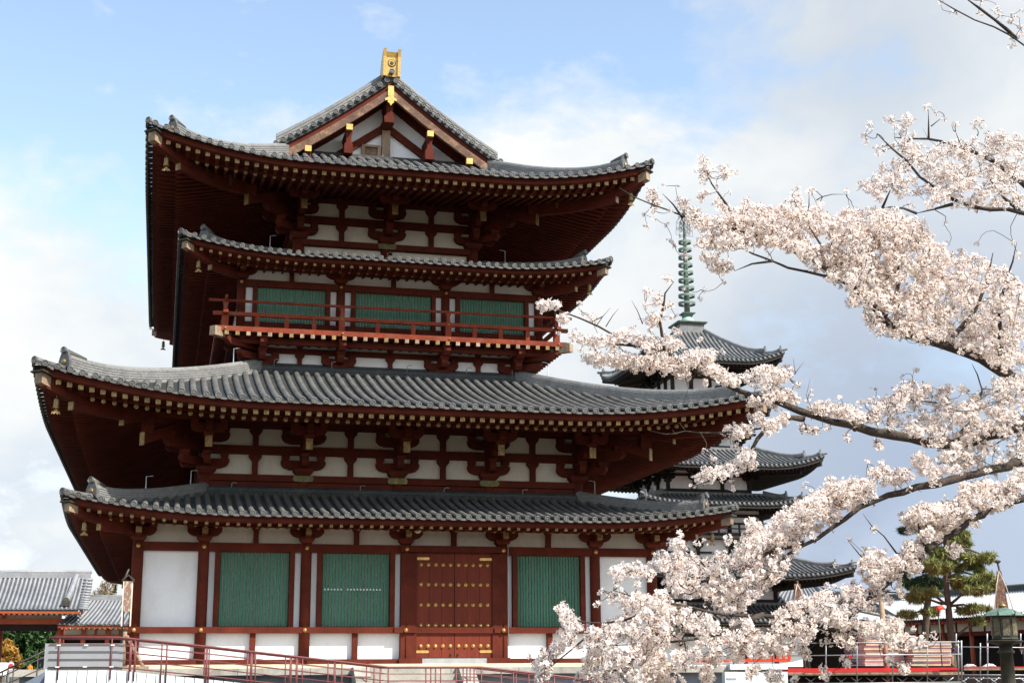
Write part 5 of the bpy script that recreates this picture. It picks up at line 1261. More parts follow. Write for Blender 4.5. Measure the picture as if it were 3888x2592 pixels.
for (x0, x1, yt, yb, D, lab) in ((3284, 3432, 2350, 2526, SG+9, 'taller stack of planks and grey panels on the stage'), (3466, 3612, 2430, 2526, SG+8, 'shorter stack of planks beside the worker on the stage'), (3230, 3282, 2445, 2526, SG+11, 'low dark stack of panels half hidden behind the taller stack')):
    e = empty('plank_stack', U((x0+x1)/2, yb, D), lab, 'plank stack', 'plank stacks on the stage'); n = int((yb-yt)/8.6)
    for i in range(n):
        y0 = yb-i*8.6; j = rnd.uniform(-4, 4); mm = 'planks' if i % 2 == (1 if n > 12 else 0) else 'plankgrey'
        if lab.startswith('low'): mm = 'greycloth'
        m = MB(); sbox(m, x0+j, x1+j*.6, y0-7.4, y0, D+rnd.uniform(-.05, .05), 1.4); m.build('plank', mm, e)
wk = U(3618, 2527, SG+10); person((wk.x, wk.y, wk.z), .98, .8, .9, 'navy', 'khaki', 'worker in a pale green helmet bending beside the plank stacks', hat='helmet', arm=(.8, .9), stride=.06)
wk = U(3895, 2526, SG+9); person((wk.x, wk.y, wk.z), .95, -.6, .8, 'greycloth', 'navy', 'worker in dark clothes cut off by the right edge of the photo', arm=(.8, .6), stride=.08)
wk = U(3225, 2530, SG+9); person((wk.x, wk.y, wk.z), .62, .3, .8, 'redcloth', 'navy', 'worker in a red top crouching behind the low panels', arm=(.5, .8), stride=.02)
for (x0, x1) in ((3665, 3702), (3735, 3778)):
    e = empty('folded_sheet', U((x0+x1)/2, 2530, SG+3.5), 'white folded sheet lying on the stage, %s' % ('nearer the corner posts' if x0 < 3700 else 'under the bronze lantern'), 'sheet', 'folded sheets on the stage')
    m = MB(); p = U((x0+x1)/2, 2529, SG+3.5); w = (U(x1, 2529, SG+3.5)-U(x0, 2529, SG+3.5)).length/2
    vs = []; fs = []; N = 9
    for i in range(N):
        for j in range(5): vs.append(tuple(p+rr0*(w*(2*i/(N-1)-1))+fr_*(j*.2-.4)+Vector((0, 0, (.13+rnd.uniform(-.03, .03))*math.sin(pi*(i+.2)/(N-.6))*math.sin(pi*(j+.3)/4.6)))))
    for i in range(N-1):
        for j in range(4): c = i*5+j; fs.append((c, c+5, c+6, c+1))
    m.add(vs, fs, 0, True); m.build('cloth', 'whitecloth', e)
# red fence
rf_ = empty('red_fence', U(2900, 2510, 50), 'bright vermilion low fence with square posts behind the blossoms', 'fence')
spart('rail', 'brightred', rf_, 2790, 3000, 2463, 2475, 50, .12); spart('rail', 'brightred', rf_, 2640, 3000, 2500, 2512, 50, .14); spart('rail', 'brightred', rf_, 2740, 2850, 2430, 2437, 52, .1)
for x in range(2815, 3000, 22): spart('post', 'brightred', rf_, x, x+11, 2474, 2502, 50.05, .08)
# white panels and grey wall right of the hall
wp = empty('white_cabinets', U(2880, 2560, 41), 'white metal cabinets and panels standing right of the terrace', 'cabinet')
spart('cabinet', 'board', wp, 2772, 2990, 2518, 2540, 42, .8); spart('cabinet', 'board', wp, 2752, 2800, 2549, 2640, 40.5, .6); spart('cabinet', 'board', wp, 2801, 2990, 2549, 2640, 40.5, .6); spart('louvre', 'plankgrey', wp, 2760, 2795, 2570, 2577, 40.45, .05)
bn = empty('wooden_bench', U(2455, 2460, 40), 'pale wooden slatted rack standing behind the blossoms at the right end of the terrace', 'rack')
for y in (2418, 2448, 2480): spart('slat', 'oldwood', bn, 2420, 2490, y, y+9, 40.6, .25)
spart('leg', 'oldwood', bn, 2422, 2430, 2418, 2530, 40.8, .1); spart('leg', 'oldwood', bn, 2480, 2488, 2418, 2530, 40.8, .1)
# bronze lantern
MAT['patinadark'] = mat('dull_green_copper', (.12, .19, .155), .6, .25, 3, (1, 1, 1), 25, .25, .1, dirt=(.07, .08, .05), dscale=4, dlo=.5, dhi=.75)
LD = 45; lc = U(3814, 2400, LD); s = LD/FPX
bl = empty('bronze_lantern', (lc.x, lc.y, 0), 'octagonal bronze lantern with a green copper roof on a tall shaft at the right edge', 'lantern')
zz = lambda y: U(3820, y, LD).z
m = MB(); m.lathe((lc.x, lc.y, 0), [(.61, zz(2333)), (.655, zz(2336)), (.51, zz(2322)), (.30, zz(2311)), (.12, zz(2306)), (.10, zz(2300))], 8, smooth=False); r_ = m.build('lantern_roof', 'patinadark', bl)
for k in range(8):
    a = 2*pi*k/8; m = MB(); m.tube([(lc.x+.57*cos(a), lc.y+.57*sin(a), zz(2332)), (lc.x+.655*cos(a), lc.y+.655*sin(a), zz(2333)), (lc.x+.69*cos(a), lc.y+.69*sin(a), zz(2324)), (lc.x+.645*cos(a), lc.y+.645*sin(a), zz(2319))], .018, 6); m.build('roof_scroll', 'bronze', r_)
m = MB(); m.lathe((lc.x, lc.y, 0), [(.08, zz(2306)), (.14, zz(2300)), (.12, zz(2294)), (.05, zz(2288)), (.01, zz(2280))], 10); m.build('finial', 'gold', r_)
m = MB(); m.lathe((lc.x, lc.y, 0), [(.40, zz(2428)), (.42, zz(2424)), (.40, zz(2420)), (.40, zz(2340)), (.46, zz(2335))], 8, smooth=False); fb_ = m.build('fire_box', 'bronze', bl)
MAT['lattice'] = mat('bronze_openwork', (.16, .13, .08), .55, .4, 8, (1, 1, 1), 22, .5, .4, metal=.3)
for k in range(8):
    a = 2*pi*(k+.5)/8; m = MB(); c0 = Vector((lc.x+.372*cos(a), lc.y+.372*sin(a), 0)); l = Vector((-sin(a), cos(a), 0)); o = Vector((cos(a), sin(a), 0))
    m.prism([(-.11, zz(2412)), (.11, zz(2412)), (.11, zz(2348)), (-.11, zz(2348))], lambda p, q: tuple(c0+l*p+Vector((0, 0, q))), lambda p, q: tuple(c0+o*.02+l*p+Vector((0, 0, q)))); m.build('openwork_panel', 'lattice', fb_)
m = MB(); m.lathe((lc.x, lc.y, 0), [(.20, zz(2450)), (.55, zz(2438)), (.58, zz(2432)), (.42, zz(2428))], 8, smooth=False); m.build('lotus_base', 'bronze', bl)
m = MB(); m.lathe((lc.x, lc.y, 0), [(.5, 0), (.45, .25), (.24, .4), (.20, zz(2480)), (.26, zz(2478)), (.26, zz(2470)), (.2, zz(2465)), (.22, zz(2446))], 12); m.build('shaft', 'bronze', bl)
# banner pole, wooden post, small flag
bq = U(3803, 2290, 62); b0 = U(3803, 2310, 62).z; b1 = U(3795, 2165, 62).z; banner(bq.x, bq.y, b0, b1, .32, 'brown brocade banner with long ribbons on a pole behind the bronze lantern', 0, True, 'brocadedark', .35)
bq = U(3028, 2230, 60); banner(bq.x, bq.y, U(3028, 2285, 60).z, U(3028, 2215, 60).z, .16, 'small faded banner in front of the low building right of the pagoda', 0, False, 'brocadedark', .9)
wpn = U(3352, 2270, 58); wpst = empty('wooden_post', (wpn.x, wpn.y, 0), 'tall bare wooden post with a small dark cap left of the pine', 'post')
m = MB(); m.tube([(wpn.x, wpn.y, 0), (wpn.x-.1, wpn.y, U(3345, 2200, 58).z)], [.12, .11], 8); m.build('post', 'oldwood', wpst); m = MB(); zc = U(3345, 2200, 58).z; m.frust(wpn.x-.1, wpn.y, [(zc-.12, .34, .34), (zc, .30, .30), (zc+.22, .03, .03)]); m.build('cap', 'bronze', wpst)
fl_ = U(3565, 2360, 60); fe = empty('signal_flag', (fl_.x, fl_.y, 0), 'red and white wind flag on a thin pole in front of the pine', 'flag')
m = MB(); m.tube([(fl_.x, fl_.y, 0), (fl_.x, fl_.y, U(3565, 2298, 60).z)], .025, 6); m.build('pole', 'bronze', fe)
p0, p1, p2 = U(3562, 2310, 60), U(3578, 2303, 60), U(3590, 2306, 60)
m = MB(); m.tube([p0-Vector((0, 0, .12)), p0, p1], [.08, .11, .10], 8); m.build('red_sleeve', 'brightred', fe); m = MB(); m.tube([p1, p2], [.10, .09], 8); m.build('white_sleeve', 'whitecloth', fe)
# pines
def pine(D, trunk, pads, m_, label, n, rad=.2, size=.055):
    P = [U(x, y, D) for x, y in trunk]; e = empty('pine_tree', (P[0].x, P[0].y, 0), label, 'pine tree', 'pines before the corridor')
    base = Vector((P[0].x, P[0].y, 0)); m = MB(); path = [base]+P; m.tube(path, [rad*1.25]+[rad*(1-.75*i/len(P)) for i in range(len(P))], 9)
    cl = []
    for (x, y, rx, ry, dz) in pads:
        c = U(x, y, D+dz); k = (D+dz)/FPX
        for _ in range(7): cl.append((c.x+rnd.uniform(-.75, .75)*rx*k, c.y+rnd.uniform(-.75, .75)*rx*k, c.z+rnd.uniform(-.5, .6)*ry*k, rx*k*rnd.uniform(.22, .42), rx*k*.35, ry*k*rnd.uniform(.35, .6)))
        j = min(range(len(path)), key=lambda i: abs(path[i].z-(c.z-.2))+.0)
        a = path[j]; mid_ = a.lerp(c, .5)+Vector((0, 0, .15)); m.tube([a, mid_, c-Vector((0, 0, ry*k*.5))], [.09, .06, .03], 6)
        for _ in range(3): q = c+Vector((rnd.uniform(-1, 1)*rx*k*.7, rnd.uniform(-1, 1)*rx*k*.6, -ry*k*.2)); m.tube([c-Vector((0, 0, ry*k*.5)), q], [.03, .012], 5)
    m.build('trunk', 'bark', e); leaves('crown', e, cl, n, size, m_, elong=4.5, flat=1.4); return e
pine(72, [(3618, 2560), (3612, 2430), (3600, 2300), (3590, 2190), (3594, 2080), (3590, 1960)],
  [(3560, 2020, 50, 26, 0), (3480, 1975, 30, 18, 0), (3640, 2075, 45, 20, 1), (3600, 2110, 60, 26, 0), (3560, 2150, 70, 26, -1), (3650, 2150, 60, 22, 1), (3735, 2115, 40, 16, 0), (3760, 2110, 28, 12, 0), (3690, 2195, 70, 18, -.5), (3755, 2215, 50, 18, 0), (3650, 2215, 50, 18, .5), (3700, 2240, 55, 14, -1), (3510, 2250, 55, 18, 0), (3470, 2275, 40, 14, .5), (3720, 2310, 60, 13, -.5), (3660, 2320, 35, 10, 0), (3730, 2355, 36, 13, 0), (3440, 2335, 45, 11, 0), (3530, 2325, 36, 12, 0), (3730, 2175, 26, 30, 0), (3590, 1930, 36, 20, 0), (3640, 1945, 30, 16, 0), (3620, 2040, 60, 24, 1), (3540, 2100, 45, 22, 0), (3690, 2120, 40, 18, 0)],
  'pine', 'tall pine with spreading olive green needle pads in front of the silver roofed corridor', 24000, .22)
pine(88, [(3500, 2560), (3520, 2300), (3540, 2180), (3560, 2050)], [(3470, 2090, 50, 20, 0), (3520, 2060, 40, 22, 0), (3470, 2200, 50, 22, 0), (3440, 2215, 36, 18, 0), (3560, 2215, 45, 22, 0), (3500, 2230, 50, 18, 0), (3520, 2145, 55, 22, 0), (3450, 2010, 36, 14, 0), (3470, 1955, 30, 14, 0)], 'pinedark', 'darker slanting pine behind the tall pine', 14000, .26)
# ------------------------------------------------------------------ cherry tree
CX1 = lambda p: (p[0]/1.2458+2000, p[1]/1.2458+300, p[2]/1.2458*1.0)
CX2 = lambda p: (p[0]/1.2458+2000, p[1]/1.2458+1000, p[2]/1.2458)
CX3 = lambda p: (p[0]/1.2136+1950, p[1]/1.2136+1750, p[2]/1.2136)
CX0 = lambda p: p
S = []      # (map, strokes): each stroke is a chain of photo points with a radius, read off the photograph; depth comes from the limb they grow on
S += [(CX1, 'U', s) for s in [[(580,530,32),(620,590,30)],[(555,640,14)],[(600,660,14)],[(565,700,13)],[(660,690,18)],[(705,505,16)],[(715,590,36),(740,590,36)],[(760,640,28),(800,620,28)],
 [(835,370,20),(850,410,26),(850,470,26)],[(935,400,26),(940,455,18)],[(905,510,18)],[(955,535,16)],[(830,545,36)],[(900,580,22),(940,610,28)],
 [(760,640,40),(850,690,46),(950,690,50),(1060,650,70),(1150,680,75),(1280,660,70),(1380,680,75),(1500,720,80),(1600,740,85),(1700,720,85),(1820,750,80)],[(1040,590,28)],[(1150,610,25)],[(1270,560,36),(1290,600,40)],[(1340,525,26)],[(1385,600,25)],[(1512,537,20)],
 [(820,760,36),(900,780,50),(1000,750,55),(1150,750,60),(1250,770,60),(1350,820,65),(1450,870,70),(1550,900,75)],[(850,850,40),(920,890,40),(970,880,24)],[(930,960,20)],[(840,1000,16)],[(820,1040,9)],[(690,790,22)],[(740,830,20)],[(760,855,18)],[(670,765,11)],[(740,985,12)]]]
S += [(CX1, 'D', s) for s in [[(665,955,28)],[(560,1010,30)],[(610,1045,38)],[(560,1075,26)],[(640,1080,28)],[(680,1065,26)],[(600,1130,42)],[(690,1130,24)],[(640,1140,22)]]]
S += [(CX1, 'R', s) for s in [[(1890,130,24)],[(1940,160,18)],[(1975,190,17)],[(2025,225,28)],[(2130,215,32)],[(1720,190,34)],[(1800,205,42)],[(1620,220,28)],[(1610,280,28)],[(1665,335,32)],[(1720,320,30)],[(1975,685,16)],[(2300,770,16)],[(2320,830,22)],[(2130,780,13)],[(1985,780,10)]]]
POLY = [(CX1, 'R', .66, [(1740,230),(1850,260),(1930,300),(2050,300),(2070,270),(2100,250),(2180,270),(2352,260),(2352,590),(2250,610),(2050,600),(1940,590),(1860,610),(1780,580),(1730,510),(1700,570),(1650,560),(1600,520),(1560,530),(1600,480),(1640,430),(1720,390),(1780,340)]),
 (CX1, 'U', .92, [(1430,940),(1420,800),(1470,660),(1520,620),(1650,620),(1800,640),(1880,680),(1920,760),(2000,810),(2150,850),(2280,920),(2352,940),(2352,1420),(2260,1370),(2150,1300),(2000,1250),(1850,1240),(1760,1220),(1650,1190),(1580,1120),(1640,1080),(1520,1060),(1560,1000)]),
 (CX2, 'D', .66, [(1580,720),(1700,650),(1740,600),(1850,560),(1960,600),(2080,590),(2060,650),(2150,620),(2200,560),(2352,540),(2352,960),(2180,960),(2000,1010),(1940,900),(1800,800),(1650,760)]),
 (CX3, 'E', .80, [(640,480),(700,410),(790,350),(810,430),(870,460),(960,430),(1060,380),(1160,320),(1300,240),(1400,180),(1520,130),(1650,110),(1620,180),(1500,270),(1330,340),(1290,440),(1220,530),(1180,590),(1110,640),(1000,700),(880,690),(800,640),(700,560)]),
 (CX3, 'L', .74, [(330,770),(400,740),(500,690),(640,640),(760,650),(840,710),(960,740),(1080,740),(1090,800),(1200,710),(1300,650),(1450,610),(1600,640),(1650,660),(1600,720),(1560,760),(1440,780),(1330,830),(1270,880),(1090,900),(930,920),(840,910),(770,940),(740,1022),(400,1022),(330,930),(370,880),(340,820)])]
S += [(CX2, 'D', s) for s in [[(60,200,22),(100,200,28),(145,195,20)],[(140,260,28),(190,265,16)],[(250,185,14)],[(255,235,20)],[(300,260,32)],[(150,330,20)],[(210,330,24),(260,350,36),(330,370,32),(400,370,32),(450,330,22),(500,350,28),(560,380,42),(640,390,50),(700,370,38)],[(720,330,22)],[(280,440,22),(330,450,32),(420,450,36),(500,470,40),(580,470,45),(660,470,50),(740,470,46),(820,450,50),(880,440,28)],[(860,500,36),(940,530,40),(1000,560,30)],[(760,520,36),(700,510,22)],[(1050,540,42),(1120,540,52),(1200,520,38),(1250,510,32)],[(1285,570,10)],[(1170,570,38)],[(1060,660,24),(1130,640,42),(1200,630,42),(1260,650,40)],[(1350,610,20)],[(1330,690,28),(1440,690,40),(1530,710,44),(1600,730,44)],[(1560,650,22)],[(1640,590,20)],[(1640,640,30)],
 [(1310,780,20),(1370,790,20)],[(1430,780,17)],[(1510,825,26)],[(1660,850,32)],
 [(930,780,28),(990,800,32),(1050,780,34)],[(1000,860,18)],[(1080,730,28),(1150,770,30),(1220,730,32)],[(840,885,18)],[(875,920,26)],[(838,965,20)],[(1010,910,36),(1080,890,32)],[(1060,950,32),(980,960,40),(900,990,32),(850,1010,32),(800,1020,24)],[(780,1055,17)],[(970,1060,18)]]]
S += [(CX2, 'E', s) for s in [[(1830,930,46),(1900,960,56),(1950,1020,46)],[(1640,1010,46),(1720,1000,42),(1800,1010,46)],[(1450,1080,44),(1550,1060,54),(1640,1060,34)],[(1500,1120,60)]]]
S += [(CX2, 'F', s) for s in [[(2050,1080,40),(2150,1060,40),(2250,1060,36),(2330,1040,32)],[(1800,1200,46),(1900,1180,50),(2000,1180,50),(2080,1120,54),(2180,1130,50),(2270,1140,36)]]]
S += [(CX3, 'E', s) for s in [[(1500,110,50),(1430,170,60),(1380,230,66),(1300,260,75),(1240,320,80),(1150,370,85),(1080,420,90)],[(1085,285,26),(1120,310,32)],[(760,330,24)],[(840,380,22)],[(880,375,12)],[(990,370,27)],[(1065,335,18)]]]
S += [(CX3, 'L', s) for s in [[(460,500,24),(500,510,32),(560,500,32),(610,500,22)],[(470,545,20)],[(620,525,28)],[(580,570,22)],[(410,600,26)],[(450,620,32)],[(390,650,20)],[(500,640,32),(560,640,32),(620,640,42),(700,640,46)],
 [(215,690,32),(240,720,35),(270,750,44),(310,770,30)],[(250,800,44)],[(285,850,25)],[(200,850,40)],[(140,860,24)],[(150,900,40),(130,940,44),(160,970,35)],[(105,1000,25)],[(870,960,42),(900,1000,32)],[(1105,970,36)],[(1200,990,40)],[(1290,1005,26)],[(300,1000,28)],[(350,980,32)]]]
S += [(CX3, 'F', s) for s in [[(1430,740,46),(1520,740,50),(1600,760,54),(1680,790,40),(1740,810,40),(1810,830,40),(1880,830,38)],[(1940,800,20)],[(1700,760,30),(1770,740,32)],[(1500,830,46),(1560,840,32)],[(1440,825,28)],[(1530,920,30)],[(1340,880,38)],[(1730,920,26)],[(1805,950,36)],[(1430,975,34)],
 [(1610,480,36),(1660,430,44),(1720,480,48),(1640,540,40),(1750,510,40),(1820,440,62),(1880,380,52)],[(1850,480,40)],[(1830,290,48),(1900,260,52),(1980,230,52),(2050,270,50),(1960,320,52),(1880,330,48)],[(2060,210,44),(2120,290,22)],[(1660,310,24)],[(1545,360,13)],[(2035,410,34)],[(2000,400,18)],[(1680,600,50)],[(1780,600,34)],[(1740,640,26)],[(1540,600,52),(1600,620,46)],[(1480,475,12)],[(1440,575,18)],[(1480,585,11)],[(2150,190,42),(2200,150,46),(2280,180,36),(2300,130,40),(2340,60,46)]]]
S += [(CX0, 'T', [s]) for s in [(3575,6,15),(3610,45,13),(3638,60,9),(3715,55,17),(3735,5,17),(3790,45,22),(3830,70,24),(3838,85,16),(3880,40,14),(3870,120,20),(3850,175,17),(3880,100,18),(3835,150,9)]]
# limbs: points (x, y, distance) and thickness; all meet at the trunk outside the right edge
LIMB = {
 'U': [([(4350,1750,12.6),(4100,1600,12.5),(3887,1459,12.4),(3807,1390,12.3),(3727,1339,12.3),(3635,1313,12.2),(3497,1287,12.2),(3417,1264,12.1),(3394,1241,12.1),(3336,1172,12),(3244,1086,12),(3198,1052,12),(3158,1024,11.9),(3082,986,11.9)], .085, .018),
       ([(3260,1105,12),(3190,1078,12),(3134,1058,12),(3003,1018,11.9),(2937,991,11.8),(2870,964,11.7),(2789,928,11.6)], .016, .006), ([(2937,991,11.8),(2860,1000,11.8),(2790,1028,11.8)], .012, .004),
       ([(3082,986,11.9),(2960,900,12.1),(2830,880,12.1),(2713,855,12),(2640,845,12),(2593,830,12),(2486,788,11.9),(2392,750,11.9),(2350,712,11.9)], .018, .004), ([(2800,850,12.1),(2730,780,12.1),(2690,690,12.1),(2675,640,12.1)], .013, .005), ([(2593,830,12),(2550,770,12),(2515,735,12)], .012, .004),
       ([(3600,1300,12.3),(3700,1180,12.6),(3760,1060,12.7),(3770,960,12.7)], .03, .008), ([(3360,1200,12),(3420,1060,12.3),(3380,900,12.4),(3370,800,12.4)], .022, .008), ([(3244,1086,12),(3150,960,12.3),(3090,920,12.3),(3060,840,12.3)], .02, .006), ([(3100,760,12.3),(3110,742,12.3),(3170,735,12.3),(3212,738,12.3)], .005, .003), ([(3060,840,12.3),(3100,760,12.3),(3072,735,12.3)], .006, .004),
       ([(3807,1390,12.3),(3780,1250,12.1),(3800,1130,12),(3840,1000,12),(3860,920,12)], .03, .005)],
 'R': [([(4350,1750,12.6),(4200,1250,12.9),(4080,900,13),(3888,800,13),(3832,797,13),(3756,814,13),(3684,790,13),(3617,775,13),(3541,713,13),(3450,632,13),(3388,565,13),(3330,508,13)], .06, .008),
       ([(4080,900,13),(3960,780,13.3),(3888,694,13.4),(3785,622,13.4),(3675,565,13.4),(3646,558,13.4),(3569,534,13.4),(3474,517,13.4),(3397,522,13.4)], .04, .007), ([(3871,800,13),(3808,742,13),(3756,680,13)], .018, .007), ([(3617,775,13),(3540,780,13),(3480,810,12.9)], .018, .006), ([(3526,530,13.4),(3535,480,13.4),(3525,420,13.4)], .01, .004), ([(3535,480,13.4),(3585,440,13.4)], .006, .003), ([(3650,558,13.4),(3628,500,13.4)], .007, .004), ([(3680,560,13.4),(3715,505,13.4)], .007, .004),
       ([(3480,810,12.9),(3380,760,12.8),(3350,790,12.8)], .014, .006), ([(3350,790,12.8),(3390,700,12.8)], .012, .005)],
 'D': [([(4350,1750,12.6),(4100,1560,12.2),(3888,1600,12),(3700,1665,11.9),(3600,1692,11.8),(3526,1695,11.8),(3388,1660,11.7),(3244,1631,11.6),(3147,1603,11.6),(3049,1574,11.5),(2957,1542,11.5),(2885,1507,11.4),(2757,1466,11.4),(2665,1430,11.3),(2584,1357,11.3),(2530,1330,11.2),(2414,1317,11.1),(2325,1306,11.1),(2253,1286,11),(2190,1272,11)], .085, .006),
       ([(2414,1317,11.1),(2350,1290,11),(2262,1240,11),(2202,1202,10.9),(2126,1169,10.9),(2050,1160,10.9)], .010, .004), ([(3049,1590,11.5),(3012,1570,11.4),(2951,1578,11.4),(2900,1614,11.3),(2859,1660,11.3),(2844,1716,11.2),(2836,1788,11.2)], .028, .010), ([(2844,1760,11.2),(2780,1790,11.2),(2726,1808,11.1),(2619,1849,11.1)], .009, .004),
       ([(2890,1625,11.3),(2800,1655,11.2),(2716,1640,11.2),(2660,1632,11.2),(2619,1632,11.2),(2570,1645,11.2),(2533,1647,11.2),(2466,1634,11.2)], .009, .004), ([(2600,1632,11.2),(2580,1605,11.2)], .004, .003), ([(2520,1330,11.2),(2515,1295,11.2),(2508,1223,11.2),(2517,1152,11.2),(2524,1112,11.2),(2557,1071,11.2)], .016, .005),
       ([(3244,1631,11.6),(3320,1540,12),(3420,1510,12.1),(3560,1530,12.2)], .02, .008), ([(3600,1692,11.8),(3720,1560,12.1),(3760,1480,12.2),(3700,1400,12.3),(3690,1380,12.3)], .02, .004), ([(2262,1240,11),(2300,1190,11),(2318,1168,11)], .004, .002), ([(2300,1240,11),(2335,1195,11),(2350,1170,11)], .004, .002), ([(2440,1230,11.1),(2405,1160,11.1),(2398,1140,11.1)], .004, .002), ([(2480,1215,11.2),(2420,1210,11.1)], .004, .002), ([(3000,1440,11.5),(3030,1400,11.5),(3050,1375,11.5)], .004, .002), ([(3020,1420,11.5),(3012,1360,11.5)], .003, .002)],
 'E': [([(4350,1750,12.6),(4100,1700,12.2),(3887,1763,11.8),(3790,1775,11.7),(3704,1798,11.6),(3617,1832,11.5),(3474,1861,11.4),(3359,1878,11.4),(3267,1925,11.3),(3201,1997,11.2),(3100,2040,11.1),(3050,2060,11.1),(2989,2095,11),(2940,2160,11),(2883,2227,10.9)], .075, .008),
       ([(3050,2060,11.1),(2900,2110,11),(2741,2190,10.9),(2600,2230,10.8),(2490,2253,10.8),(2430,2290,10.8)], .022, .006), ([(2741,2190,10.9),(2640,2120,10.9),(2580,2040,10.9)], .012, .005)],
 'F': [([(4350,1750,12.6),(4100,1830,12),(3888,1890,11.6),(3762,1913,11.4),(3647,2015,11.2),(3585,2032,11.2),(3524,2090,11.1),(3450,2150,11),(3374,2209,11),(3299,2253,10.9),(3240,2330,10.8),(3180,2390,10.7)], .07, .012),
       ([(3404,2099,11),(3321,1997,11),(3276,1949,11)], .007, .003), ([(3524,2090,11.1),(3500,2010,11.1),(3480,1950,11.1)], .022, .008), ([(3232,2385,10.8),(3330,2410,10.7),(3420,2430,10.7),(3540,2430,10.6)], .012, .004), ([(3299,2253,10.9),(3380,2240,10.9),(3440,2250,10.9)], .012, .005), ([(3374,2209,11),(3280,2130,11),(3215,2045,11)], .012, .004)],
 'L': [([(3180,2390,10.7),(3050,2350,10.5),(2900,2330,10.4),(2741,2333,10.3),(2600,2300,10.2),(2490,2260,10.2),(2400,2270,10.2),(2330,2240,10.2)], .026, .005), ([(2900,2330,10.4),(2750,2400,10.2),(2600,2430,10.1),(2450,2440,10.1),(2330,2450,10.1)], .02, .005), ([(2600,2300,10.2),(2450,2330,10.1),(2300,2390,10),(2200,2370,10),(2130,2330,10)], .014, .005), ([(2300,2390,10),(2180,2440,9.9),(2080,2500,9.9),(2040,2570,9.9)], .012, .004), ([(2450,2440,10.1),(2350,2520,10),(2280,2580,10)], .012, .005)],
 'T': [([(4350,1750,12.6),(4300,900,13.4),(4150,420,13.8),(3888,170,14),(3840,145,14),(3780,115,14),(3700,75,14),(3620,35,14),(3545,-10,14)], .035, .006), ([(3860,148,14),(3840,120,14),(3775,75,14),(3710,28,14),(3668,-5,14)], .02, .01)]}
cherry = empty('cherry_tree', (0, 0, 0), 'blossoming cherry tree reaching in from the right with pale pink flowers on dark limbs', 'cherry tree')
hub = atD(4350, 1750, 12.6); cherry.location = (hub.x, hub.y, 0)
MAT['cherrybark'] = mat('cherry_bark', (.055, .042, .034), .9, .35, 6, (1, 1, 1), 40, .35, .7, dirt=(.09, .10, .06), dscale=9, dlo=.55, dhi=.75)
m = MB(); m.tube([(hub.x+.25, hub.y+.3, 0), (hub.x+.18, hub.y+.2, 1.2), (hub.x, hub.y, hub.z)], [.36, .28, .2], 14); m.tube([hub, hub+Vector((.5, .4, 1.6)), hub+Vector((.3, .8, 3.2))], [.17, .12, .05], 10); m.build('trunk', 'cherrybark', cherry)
prg = np.random.default_rng(11)
nodes = {}; limbs = {}
for key, brs in LIMB.items():
    mb = MB(); nd = []
    for pts, r0, r1 in brs:
        P = [atD(x, y, D) for x, y, D in pts]; path = []; 
        for a, b in zip(P[:-1], P[1:]):
            k = max(1, int((b-a).length/.12))
            for i in range(k): path.append(a.lerp(b, i/k))
        path.append(P[-1]); n = len(path)
        # smooth, then add a natural wobble
        for _ in range(2): path = [path[0]]+[(path[i-1]+path[i]*2+path[i+1])/4 for i in range(1, n-1)]+[path[-1]]
        wob = np.cumsum(prg.normal(0, 1, (n, 3)), axis=0); wob -= np.linspace(0, 1, n)[:, None]*wob[-1]; amp = .012 if r0 < .02 else .005
        path = [p+Vector(prg.normal(0, .003+.06*r0, 3))+Vector(wob[i])*amp if 0 < i < n-1 else p for i, p in enumerate(path)]
        rad = [r0+(r1-r0)*(i/(n-1))**.8 for i in range(n)]; rad = [r*prg.uniform(.88, 1.14)*(.45 if i == n-1 else 1) for i, r in enumerate(rad)]
        mb.tube(path, rad, 9 if r0 > .03 else 6, caps=True)
        nd += [(p, r) for p, r in zip(path, rad)]
        for i in range(3, n-1, 2):          # short spurs
            if prg.random() < .6:
                d = Vector(prg.normal(0, 1, 3)).normalized()*prg.uniform(.03, .10); k_ = Vector(prg.normal(0, .012, 3)); mb.tube([path[i], path[i]+d*.5+k_, path[i]+d*1.0], [.004, .003, .0015], 4)
                if prg.random() < .35: d2 = (d+Vector(prg.normal(0, .05, 3)))*prg.uniform(1.2, 2.6); mb.tube([path[i]+d*.8, path[i]+d+d2*.5+k_*2, path[i]+d+d2], [.003, .0022, .001], 4)
    nodes[key] = nd; limbs[key] = mb
# pompoms of flowers
pom = {k: [] for k in LIMB}
def project(p):
    d = p-CAM; f_ = d.dot(fw); return 1944+FPX*d.dot(rt)/f_, 1296-FPX*d.dot(up)/f_, f_
proj_nodes = {k: np.array([project(p) for p, r in nd]) for k, nd in nodes.items()}
def depth_at(key, x, y):
    a = proj_nodes[key]; i = np.argmin((a[:, 0]-x)**2+(a[:, 1]-y)**2); return a[i, 2]
def inpoly(poly, x, y):
    c = False; j = len(poly)-1
    for i in range(len(poly)):
        (xi, yi), (xj, yj) = poly[i], poly[j]
        if (yi > y) != (yj > y) and x < (xj-xi)*(y-yi)/(yj-yi)+xi: c = not c
        j = i
    return c
def put(key, x, y, r, spread): 
    D_ = depth_at(key, x, y)+.06
    pom[key].append((atD(x, y, D_+prg.normal(0, spread)), r))
    if spread > .2 and prg.random() < .13:       # stray tufts on side twigs loosen the outline
        a, k = prg.uniform(0, 2*pi), prg.uniform(26, 62); pom[key].append((atD(x+k*cos(a), y+k*sin(a), D_+prg.normal(0, spread)), prg.uniform(9, 15)))
DENS = 1.65
